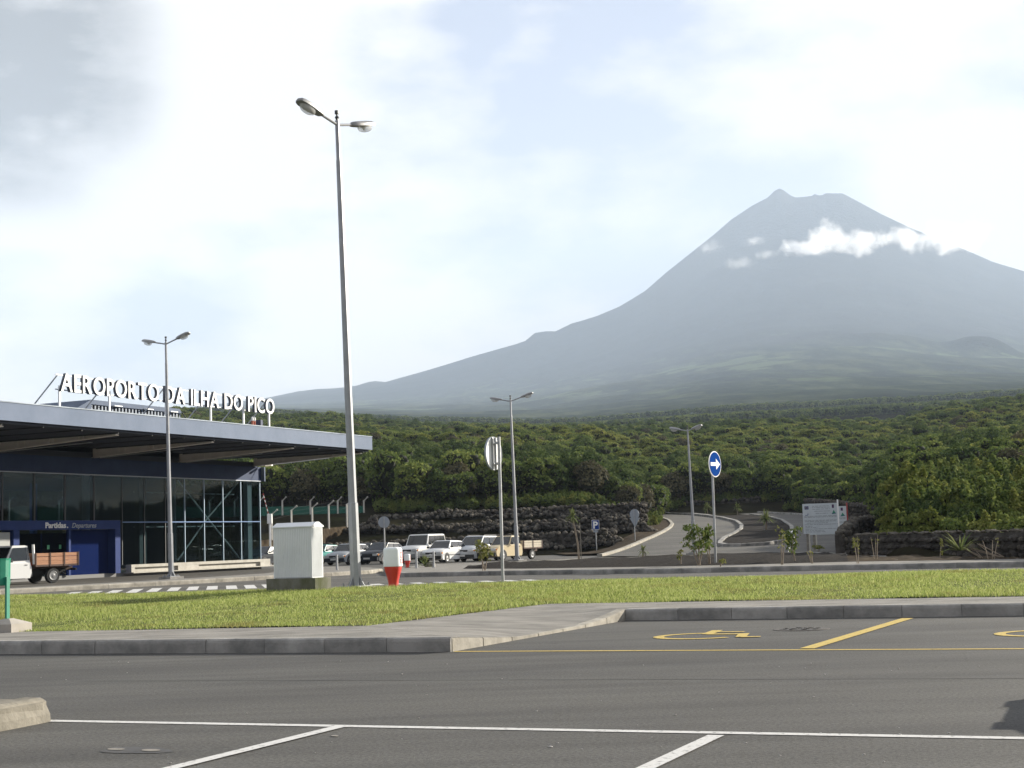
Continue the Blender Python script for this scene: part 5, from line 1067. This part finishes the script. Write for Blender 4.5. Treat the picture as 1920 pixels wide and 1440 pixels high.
def car(label, cat, loc, head, s, group='cars in the far car park', name='parked_car'):
    o = thing(name, label, cat, loc, math.atan2(head[1], head[0]), group); Lh, Wh, H = s['L'] / 2, s['W'] / 2, s['H']; pm = s['paint']; r = s.get('r', .30)
    hood, belt, nose = s['hood'], s['belt'], s.get('nose', .62); xa, xb, xc, xd = s['cab']; clear = s.get('clear', .20); rear = s.get('rear', -Lh)
    prof = [(Lh - .10, clear), (Lh, clear + .16), (Lh, nose - .06), (Lh - .07, nose + .04), (Lh - .35, (nose + hood) / 2 + .05), (xa, hood), (xb, belt), (rear + .06, belt - .03), (rear, belt - .22), (rear, clear + .22), (rear + .08, clear)]
    q = MB(); rings = []
    for y, k, dz in ((-Wh, .975, -.05), (-Wh + .05, .99, -.012), (-Wh * .5, 1.0, .02), (0, 1.005, .03), (Wh * .5, 1.0, .02), (Wh - .05, .99, -.012), (Wh, .975, -.05)):
        rings.append([Vector((((x - rear) * k + rear if x > 0 else x * (.985 if k < .98 else 1)), y, z + (dz if z > nose - .1 else 0))) for x, z in prof])
    q.loft(rings); body = q.build('body', pm, o, smooth=True)
    wb, wr = Wh - .05, Wh - s.get('tumble', .22); zb = min(hood, belt) - .04; zt = H - .04
    gb_ = [Vector((xa, -wb, hood - .03)), Vector((xb, -wb, belt - .03)), Vector((xb, wb, belt - .03)), Vector((xa, wb, hood - .03))]; gt = [Vector((xc, -wr, zt)), Vector((xd, -wr, zt - s.get('rdrop', 0))), Vector((xd, wr, zt - s.get('rdrop', 0))), Vector((xc, wr, zt))]
    q = MB(); q.loft([gb_, gt, [g + Vector((-.10 if i in (0, 3) else .08, .10 if g.y < 0 else -.10, .035)) for i, g in enumerate(gt)]]); q.build('cab', pm, o)
    q = MB(); inset(q, gb_[3], gb_[0], gt[0], gt[3], (.05, .05, .07, .07)); q.build('windscreen', GLS, o)
    q = MB(); inset(q, gb_[1], gb_[2], gt[2], gt[1], (.08, .08, .12, .10)); q.build('rear_window', GLS, o)
    for sd in (-1, 1):
        A, B, Cc, D = (gb_[0], gb_[1], gt[1], gt[0]) if sd < 0 else (gb_[2], gb_[3], gt[3], gt[2]); A, B, Cc, D = (B, A, D, Cc) if sd < 0 else (A, B, Cc, D)
        sp = s.get('split', [.5]); e = [0.03] + sp + [.97]; P = lambda u, v: A * (1 - u) * (1 - v) + B * u * (1 - v) + Cc * u * v + D * (1 - u) * v
        # A..B runs from rear to front on both sides
        for u0, u1 in zip(e[:-1], e[1:]):
            q = MB(); a_, b_, c_, d_ = P(u0, .0), P(u1, 0), P(u1, 1), P(u0, 1)
            if sd < 0: a_, b_, c_, d_ = b_, a_, d_, c_
            inset(q, a_, b_, c_, d_, (.04, .04, .14, .10)); q.build('side_window', GLS, o)
        q = MB(); q.box((xa - .22, sd * (Wh + .07), belt + .06), (.10, .17, .13)); q.build('mirror', s.get('mirror', BUMP), o)
        for k, u in enumerate(sp): q = MB(); q.box((xb + (xa - xb) * u + .16, sd * (Wh + .006), belt - .14), (.14, .02, .03)); q.build('door_handle', s.get('mirror', BUMP), o)
        if s.get('strip', True): q = MB(); q.box(((Lh + rear) / 2, sd * (Wh + .002), .50), ((Lh - rear) * .50, .02, .055)); q.build('side_strip', BUMP, o)
        q = MB(); q.box((Lh - .10, sd * (Wh - .24), nose + .005), (.24, .34, .15)); q.build('headlight', LAMPG, o)
        q = MB(); q.box((Lh - .16, sd * (Wh - .05), nose), (.18, .08, .11)); q.build('indicator', s.get('ind', ORG), o)
        q = MB(); q.box((rear + .03, sd * (Wh - .13), belt - .18), (.07, .18, .26)); q.build('tail_light', TAIL, o)
        for wx in s['wheels']:
            q = MB(); q.loft([[Vector((wx + r * f * math.cos(t), sd * y, r + r * f * math.sin(t))) for t in np.linspace(-.35, math.pi + .35, 16)] for f, y in ((.3, Wh + .003), (1.17, Wh + .003), (1.17, Wh - .12))], closed=False, caps=False); q.build('wheel_arch', BUMP, o); wheel(o, wx, sd * (Wh - .085), r)
    q = MB(); q.box((Lh - .015, 0, nose), (.06, s['W'] * .46, .12)); q.build('grille', BUMP, o)
    q = MB(); q.box((Lh - .05, 0, clear + .15), (.20, s['W'] - .06, .22)); q.build('front_bumper', s.get('bumper', BUMP), o)
    q = MB(); q.box((rear + .05, 0, clear + .17), (.20, s['W'] - .06, .22)); q.build('rear_bumper', s.get('bumper', BUMP), o)
    q = MB(); q.box((Lh + .055, 0, clear + .19), (.02, .50, .11)); q.build('number_plate', PLATE, o)
    q = MB(); q.box(((Lh + rear) / 2, 0, clear + .02), (Lh - rear - .5, s['W'] - .25, .10)); q.build('underbody', TYRE, o)
    return o
HATCH = dict(L=3.75, W=1.62, H=1.43, hood=.92, belt=.94, nose=.62, cab=(.82, -1.72, .22, -1.25), wheels=(1.18, -1.22), split=[.44], rdrop=.05)
SEDAN = dict(L=4.15, W=1.70, H=1.44, hood=.92, belt=.95, nose=.62, cab=(.95, -1.75, .25, -1.15), wheels=(1.28, -1.30), split=[.22, .58], rdrop=.05)
hd = (-.44, -.90)
def lot(x, y, Y): p = at(x, y, Y); return Vector((p.x, p.y, 0))
white = paint('car_white', (.74, .74, .72)); silver = paint('car_silver', (.34, .36, .38)); dark = paint('car_dark', (.022, .026, .034)); teal = paint('car_teal', (.06, .28, .25)); cream = paint('car_cream', (.60, .50, .32))
def spec(base, **k): d = dict(base); d.update(k); return d
car('dark parked car half hidden between the terminal corner and the white cabinet', 'car', lot(498, 1040, 112), hd, spec(SEDAN, paint=dark, strip=False, bumper=dark))
car('teal green parked car peeping out behind the white cabinet', 'car', lot(603, 1040, 114), hd, spec(HATCH, paint=teal, bumper=teal))
car('silver hatchback parked right behind the tall lamp pole', 'car', lot(654, 1040, 104.5), hd, spec(HATCH, paint=silver, bumper=dark, nose=.58))
car('black parked car of which only the roof shows above the black hatchback', 'car', lot(686, 1035, 112), hd, spec(SEDAN, paint=dark, strip=False))
car('black five door hatchback parked behind the round grey sign', 'car', lot(717, 1040, 104), hd, spec(SEDAN, paint=dark, bumper=dark, strip=False, L=4.0))
so4 = car('tall white off road car parked left of the white hatchback', 'off-road car', lot(790, 1040, 101), hd, spec(SEDAN, paint=white, L=4.1, W=1.74, H=1.88, hood=1.16, belt=1.17, nose=.84, clear=.34, r=.38, cab=(.62, -1.98, .28, -1.86), tumble=.14, split=[.30, .62], bumper=STEEL, wheels=(1.22, -1.28), rdrop=0, strip=False))
car('small white three door hatchback with black bumpers in the far car park', 'car', lot(834, 1040, 99), hd, spec(HATCH, paint=white, strip=True))
mpv = car('silver people carrier with roof rails, behind a young leafy shrub', 'car', lot(894, 1040, 101), hd, spec(SEDAN, paint=paint('car_pale_silver', (.50, .52, .54)), L=4.2, W=1.78, H=1.66, hood=1.02, belt=1.02, nose=.70, cab=(1.05, -1.95, .25, -1.75), split=[.25, .60], bumper=BUMP, rdrop=.03))
for sd in (-1, 1): q = MB(); q.bar((.1, sd * .62, 1.70), (-1.7, sd * .62, 1.69), .04); q.build('roof_rail', BUMP, mpv)
PLANKW = mat('plank_cream', (.50, .44, .33), .8, (.60, .53, .42), 5, 6); PLANKB = mat('plank_brown', (.36, .17, .09), .75, (.46, .235, .13), 4, 7, stretch=(1, 1, 6))
def flatbed(o, x0, x1, z0, hgt, wd, pm, n_bays, rows, stake):
    q = MB(); q.box(((x0 + x1) / 2, 0, z0 - .04), (x1 - x0, wd, .08)); q.bar((x0, .35, z0 - .18), (x1 + .8, .35, z0 - .18), .10, .16); q.bar((x0, -.35, z0 - .18), (x1 + .8, -.35, z0 - .18), .10, .16); bed = q.build('load_bed', stake, o)
    g = hgt / rows
    for sd in (-1, 1):
        for b_ in range(n_bays):
            a, c = x0 + (x1 - x0) * b_ / n_bays + .03, x0 + (x1 - x0) * (b_ + 1) / n_bays - .03
            for k in range(rows): q = MB(); q.box(((a + c) / 2, sd * (wd / 2 - .02), z0 + g * (k + .5)), (c - a, .03, g * (.94 if k < rows - 1 else .80))); q.build('plank', pm, bed)
        for b_ in range(n_bays + 1): x = x0 + (x1 - x0) * b_ / n_bays; q = MB(); q.box((x, sd * (wd / 2 - .005), z0 + hgt / 2 - .04), (.055, .05, hgt + .08)); q.build('stake', stake, bed)
    for x in (x0, x1):
        for k in range(rows): q = MB(); q.box((x, 0, z0 + g * (k + .5)), (.03, wd - .1, g * .93)); q.build('plank', pm, bed)
    return bed
PICK = dict(L=4.7, W=1.66, H=1.60, hood=1.0, belt=1.02, nose=.72, clear=.28, r=.33, cab=(.85, -.42, .42, -.36), wheels=(1.55,), split=[.06], rear=-.48, tumble=.17, strip=False)
STAKE = mat('rusty_stake', (.10, .06, .045), .8)
pk = car('cream pickup with a slatted cream flatbed at the right end of the parked row', 'pickup truck', lot(953, 1040, 100.5), (-.62, -.785), spec(PICK, paint=cream, L=4.6), name='flatbed_truck', group='flatbed pickup trucks')
flatbed(pk, -2.6, -.62, .78, .46, 1.7, PLANKW, 2, 3, STAKE)
for sd in (-1, 1): wheel(pk, -1.55, sd * .72, .33)
wt = spot(97, 1093.5); yaw = Vector((-.64, -.77, 0)).normalized(); side = Vector((-yaw.y, yaw.x, 0)); o_ = wt + yaw * 1.62 - side * .68
pw = car('white pickup with a brown wooden plank bed driving past the blue entrance', 'pickup truck', (o_.x, o_.y, 0), yaw, spec(PICK, paint=white, L=4.9, H=1.78, wheels=(1.45,)), name='flatbed_truck', group='flatbed pickup trucks')
flatbed(pw, -2.92, -.66, .86, .55, 1.78, PLANKB, 3, 3, STAKE)
for sd in (-1, 1): wheel(pw, -1.62, sd * .70, .35, .22)
q = MB(); q.box((-1.4, 0, .55), (2.3, .8, .30)); q.box((-2.85, 0, .62), (.08, 1.6, .10)); q.build('chassis', TYRE, pw)
q = MB(); q.tube([(-.62, .78, .9), (-.58, .78, 1.8)], .06, 6); q.build('snorkel', WHITE, pw)
oc = spot(1920, 1352); car('parked car standing outside the right edge of the view', 'car', (oc.x + 3.62, oc.y + .72, 0), (-.93, .36), spec(SEDAN, paint=silver), group='cars in the near car park')  # stands out of view, added so that its shadow reaches the asphalt

# ------------------------------------------------------------------ young plants along the kerbed strip
LP = leaf_mat('plant_leaves', (.055, .085, .02), (.10, .14, .035), (.17, .19, .06), .3, .0); LY = leaf_mat('plant_leaves_yellow', (.10, .12, .025), (.17, .18, .05), (.26, .25, .09), .3, .0); SPIKE = leaf_mat('spiky_leaves', (.06, .085, .03), (.12, .15, .05), (.22, .24, .10), .25, .0); TWIG = mat('pale_twig', (.20, .16, .12), .9, (.28, .23, .17), 6)
def blades(n, length, w, spread, seed, c=(0, 0, 0), droop=.35):
    r = random.Random(seed); q = MB()
    for i in range(n):
        a = r.uniform(0, 6.28); e = r.uniform(*spread); l = length * r.uniform(.7, 1.1); d = Vector((math.cos(a) * math.cos(e), math.sin(a) * math.cos(e), math.sin(e))); s = Vector((-math.sin(a), math.cos(a), 0)); c0 = Vector(c); m_ = c0 + d * l * .55; t = c0 + d * l - Vector((0, 0, droop * l * math.cos(e)))
        q.add([c0 - s * w * .4, c0 + s * w * .4, m_ + s * w * .5, m_ - s * w * .5, t], [(0, 1, 2, 3), (3, 2, 4)])
    return q
def leafy(n, lobes, size, m, name, parent, seed, up=.6): V = leaf_cloud(lobes, n, size, up, 2.2, seed); return link(name, np_mesh(name, V, np.arange(len(V)).reshape(-1, 4), m), parent)
def px_h(x, y0, y1, z=.2): b = spot(x, y1, z); return b, at(x, y0, b.y).z - z
def palm(label, base, h, head, n, w, seed, stake=False, lean=0, cat='palm lily'):
    o = thing('palm_lily', label, cat, base); r = random.Random(seed); tp = Vector((lean, 0, h)); q = MB(); q.tube([(0, 0, -.1), (lean * .15, 0, h * .35), (lean * .55, 0, h * .7), tp], [.07, .06, .05, .045], 6); q.build('trunk', TWIG, o)
    blades(n, head, w, (-.7, 1.45), seed, tp).build('leaves', SPIKE, o)
    if stake: q = MB(); q.bar((.12, .05, -.1), (.10, .05, h * .85), .04); q.build('stake', WOOD_G, o)
b, h = px_h(1086, 968, 1048); palm('tall slender palm lily with a spiky head standing before the stone terraces', b, h, .52, 70, .06, 1, True, -.28)
b, h = px_h(1206, 1022, 1046); palm('small palm lily in the cinder bed below the bank', b, h * .55, .40, 40, .05, 2, True)
b = on_land(1327, 966.5); palm('far palm lily before the long dark wall, left of the blue arrow sign post', b, .9, .95, 50, .10, 3)
b = on_land(1383, 966); palm('far palm lily before the long dark wall, right of the blue arrow sign post', b, .9, .8, 40, .10, 4)
b, h = px_h(796, 1040, 1063, .16); o = thing('spiky_plant', 'low spiky rosette plant between two steel bollards', 'plant', b); blades(46, .62, .07, (-.05, 1.4), 5, (0, 0, .05), .15).build('leaves', SPIKE, o); q = MB(); q.box((.25, .1, .08), (.5, .3, .16)); q.build('stone', KERBL, o)
b = on_land(1437, 996); o = thing('spiky_plant', 'bushy yucca on the dark planting island between the two roads', 'plant', b); blades(90, 1.15, .08, (-.1, 1.45), 6, (0, 0, .9), .3).build('leaves', SPIKE, o); q = MB(); q.tube([(0, 0, -.1), (0, 0, .95)], .1, 6); q.build('trunk', TWIG, o)
def shrub_at(label, x, y0, y1, w, lobes_n, n, size, m, seed, stems=3, z=.2, nm='young_shrub', speck=False):
    b, h = px_h(x, y0, y1, z); o = thing(nm, label, 'shrub', b); r = random.Random(seed); lob = [((r.uniform(-.35, .35) * w, r.uniform(-.3, .3) * w, h * (.35 + .55 * (i + .5) / lobes_n)), (w * .28, w * .28, h * .16)) for i in range(lobes_n)]
    q = MB()
    for i in range(stems): e = lob[(i * 2 + 1) % lobes_n][0]; q.tube([(r.uniform(-.05, .05), 0, -.1), (e[0] * .5, e[1] * .5, e[2] * .5), e], [.022, .018, .01], 5)
    q.build('stem', TWIG, o); leafy(n, lob, size, m, 'leaves', o, seed)
    if speck: leafy(26, lob, .05, WHITE, 'flowers', o, seed + 1)
    return o
shrub_at('young upright shrub with yellow green leaves in front of the silver people carrier', 908, 1012, 1068, .62, 7, 330, .060, LY, 11)
shrub_at('leafy oleander bush at the left of the blue arrow sign post', 1312, 984, 1058, 1.1, 7, 360, .080, LP, 12, 5)
shrub_at('tall thin oleander shoot right beside the blue arrow sign post', 1330, 985, 1057, .45, 6, 170, .080, LP, 13, 3)
shrub_at('small yellow green shoot in the cinder bed left of the oleander', 1276, 1030, 1058, .25, 4, 80, .05, LY, 14, 2)
shrub_at('low yellow flowered tuft at the foot of the blue arrow sign post', 1349, 1048, 1060, .35, 3, 60, .04, LY, 15, 2)
shrub_at('glossy leaved young shrub with pale spots left of the information boards', 1490, 988, 1052, .72, 7, 300, .07, LP, 16, 3, speck=True)
shrub_at('small yellowish shoot left of the glossy young shrub', 1466, 985, 1056, .40, 5, 70, .05, LY, 17, 3)
shrub_at('low green shrub on the planting island at its tip', 1388, 1004, 1016, 1.2, 3, 160, .09, LP, 18, 2, z=.3)
shrub_at('low grassy tuft at the foot of the information boards', 1535, 1022, 1034, .9, 3, 150, .06, LY, 19, 2, z=.1)
def reed(label, x, y0, y1, k, w, seed, m=LY, n=60, cat='plant'):
    b, h = px_h(x, y0, y1, .2); o = thing('reed', label, cat, b); r = random.Random(seed); q = MB(); pts = []
    for i in range(k): a = r.uniform(-w, w); t = Vector((a * 1.3, r.uniform(-.1, .1), h * r.uniform(.85, 1.02))); q.tube([(a * .5, 0, -.05), t * .5 + Vector((a * .2, 0, 0)), t], [.014, .012, .006], 4); pts.append(t)
    q.build('stem', TWIG, o); leafy(n, [((t.x * .8, t.y, t.z * .6), (.05, .05, t.z * .42)) for t in pts], .045, m, 'leaves', o, seed)
reed('pair of thin leafy reeds before the left end of the low stone wall', 1610, 1004, 1054, 2, .14, 21)
reed('leafy reed before the middle of the low stone wall', 1759, 1006, 1046, 2, .12, 22)
reed('bare thin sapling before the left part of the low stone wall', 1642, 1003, 1047, 3, .12, 23, n=4)
reed('bare forked sapling before the right part of the low stone wall', 1858, 1008, 1047, 3, .2, 24, n=6)
reed('short dry weed at the kerb below the information boards', 1525, 1030, 1054, 3, .15, 25, n=16)
b = spot(1835, 1046, .2); o = thing('fallen_palm', 'ragged palm fronds and dry stalks leaning against the low stone wall', 'plant', b); blades(40, 1.0, .06, (.1, 1.0), 26, (-.55, .1, .25), .2).build('fronds', SPIKE, o); q = MB(); rr_ = random.Random(4)
for i in range(9): q.tube([(rr_.uniform(-.1, .9), 0, 0), (rr_.uniform(-.5, .2), .1, rr_.uniform(.25, .5))], [.016, .01], 4)
q.build('stalk', TWIG, o)
# extra leafy clumps along the wall cap and road edges
for k, (x, y, sc) in enumerate(((1640, 1000, .5), (1665, 1002, .45), (1705, 1000, .5), (1745, 999, .55), (1800, 998, .5), (1850, 996, .55), (1900, 995, .6), (1678, 975, .7), (1690, 960, .9), (1668, 985, .5))):
    p = at(x, y, 66 - k * 1.8 if k < 7 else (92, 98, 80)[k - 7]); s_k = SHRUB[k % 2]; o = thing('shrub', 'low leafy shrub on the bank behind the low dark stone wall', 'shrub', (p.x, p.y, terrain(np.array([p.x]), np.array([p.y]))[0] - .1), k * 1.3, 'shrubs behind the low stone wall'); o.scale = (sc,) * 3; link('crown', s_k[0], o); link('trunk', s_k[1], o)

# ------------------------------------------------------------------ cloud bank in front of the volcano
def cloud(name, label, puffs, Y, dens, noise_scale):
    """A volume of cloud: soft puffs (photo position, half sizes in metres) broken up by noise, in one closed box."""
    cs = [(at(x, y, Y), a, b) for x, y, a, b in puffs]; lo = Vector((min(c.x - a * 1.3 for c, a, b in cs), Y - 260, min(c.z - b * 1.5 for c, a, b in cs))); hi = Vector((max(c.x + a * 1.3 for c, a, b in cs), Y + 260, max(c.z + b * 1.6 for c, a, b in cs)))
    q = MB(); q.box((lo + hi) / 2, hi - lo); m = bpy.data.materials.new(name + '_vapour'); m.use_nodes = True; t = m.node_tree; N_ = t.nodes; N_.remove(N_['Principled BSDF'])
    g = N_.new('ShaderNodeNewGeometry')
    def mth(op, a, b=None, c=None, cl=False):
        n = N_.new('ShaderNodeMath'); n.operation = op; n.use_clamp = cl
        for i, v in enumerate((a, b, c)):
            if v is None: continue
            if isinstance(v, (int, float)): n.inputs[i].default_value = v
            else: t.links.new(v, n.inputs[i])
        return n.outputs[0]
    tot = None
    for c, a, b in cs:
        mp = N_.new('ShaderNodeMapping'); t.links.new(g.outputs['Position'], mp.inputs[0]); mp.inputs['Scale'].default_value = (1 / a, 1 / 110, 1 / b); mp.inputs['Location'].default_value = (-c.x / a, -c.y / 110, -c.z / b)
        ln = N_.new('ShaderNodeVectorMath'); ln.operation = 'LENGTH'; t.links.new(mp.outputs[0], ln.inputs[0]); f = mth('SUBTRACT', 1.0, ln.outputs['Value']); tot = f if tot is None else mth('MAXIMUM', tot, f)
    nz = N_.new('ShaderNodeTexNoise'); nz.inputs['Scale'].default_value = noise_scale; nz.inputs['Detail'].default_value = 5; nz.inputs['Roughness'].default_value = .6; t.links.new(g.outputs['Position'], nz.inputs['Vector'])
    d = mth('MULTIPLY', mth('ADD', tot, mth('MULTIPLY', mth('SUBTRACT', nz.outputs['Fac'], .56), 3.4)), 1.7, cl=True); d = mth('MULTIPLY', d, dens)
    v = N_.new('ShaderNodeVolumePrincipled'); v.inputs['Color'].default_value = (1, 1, 1, 1); v.inputs['Anisotropy'].default_value = .35; t.links.new(d, v.inputs['Density']); t.links.new(v.outputs[0], N_['Material Output'].inputs['Volume'])
    m.cycles.volume_step_rate = .35
    return tag(q.build(name, m), label, kind='stuff')
cloud('cloud', 'white cloud bank drifting across the right flank of the volcano', [(1510, 464, 140, 46), (1565, 446, 190, 96), (1615, 456, 170, 74), (1685, 450, 230, 74), (1765, 448, 280, 84)], 8300, .013, .0075)
cloud('cloud', 'small thin wisps of cloud on the left flank of the volcano', [(1328, 462, 75, 45), (1385, 494, 120, 32), (1415, 452, 70, 25), (1440, 478, 80, 25)], 8300, .0022, .018)
SC.cycles.volume_max_steps = 256

# small pale stones and grit lying on the asphalt
r = np.random.default_rng(77); VV, FF, kk = [], [], 0
for i in range(60):
    x, y = r.uniform(20, 1900), 1240 + 195 * r.random() ** 1.3; p = spot(x, y); v, fa = SNP[r.integers(0, 8)]; s_ = r.uniform(.006, .014) * (1 if r.random() < .9 else 1.8); VV.append(v * s_ * np.array([1.4, 1, .6]) + np.array([p.x, p.y, .004])); FF.append(fa + kk); kk += len(v)
tag(link('grit', np_mesh('grit', np.concatenate(VV), np.concatenate(FF), mat('pale_grit', (.34, .33, .31), .9, (.5, .48, .45), 5, 3))), 'scattered pale grit lying on the dark asphalt', kind='stuff')
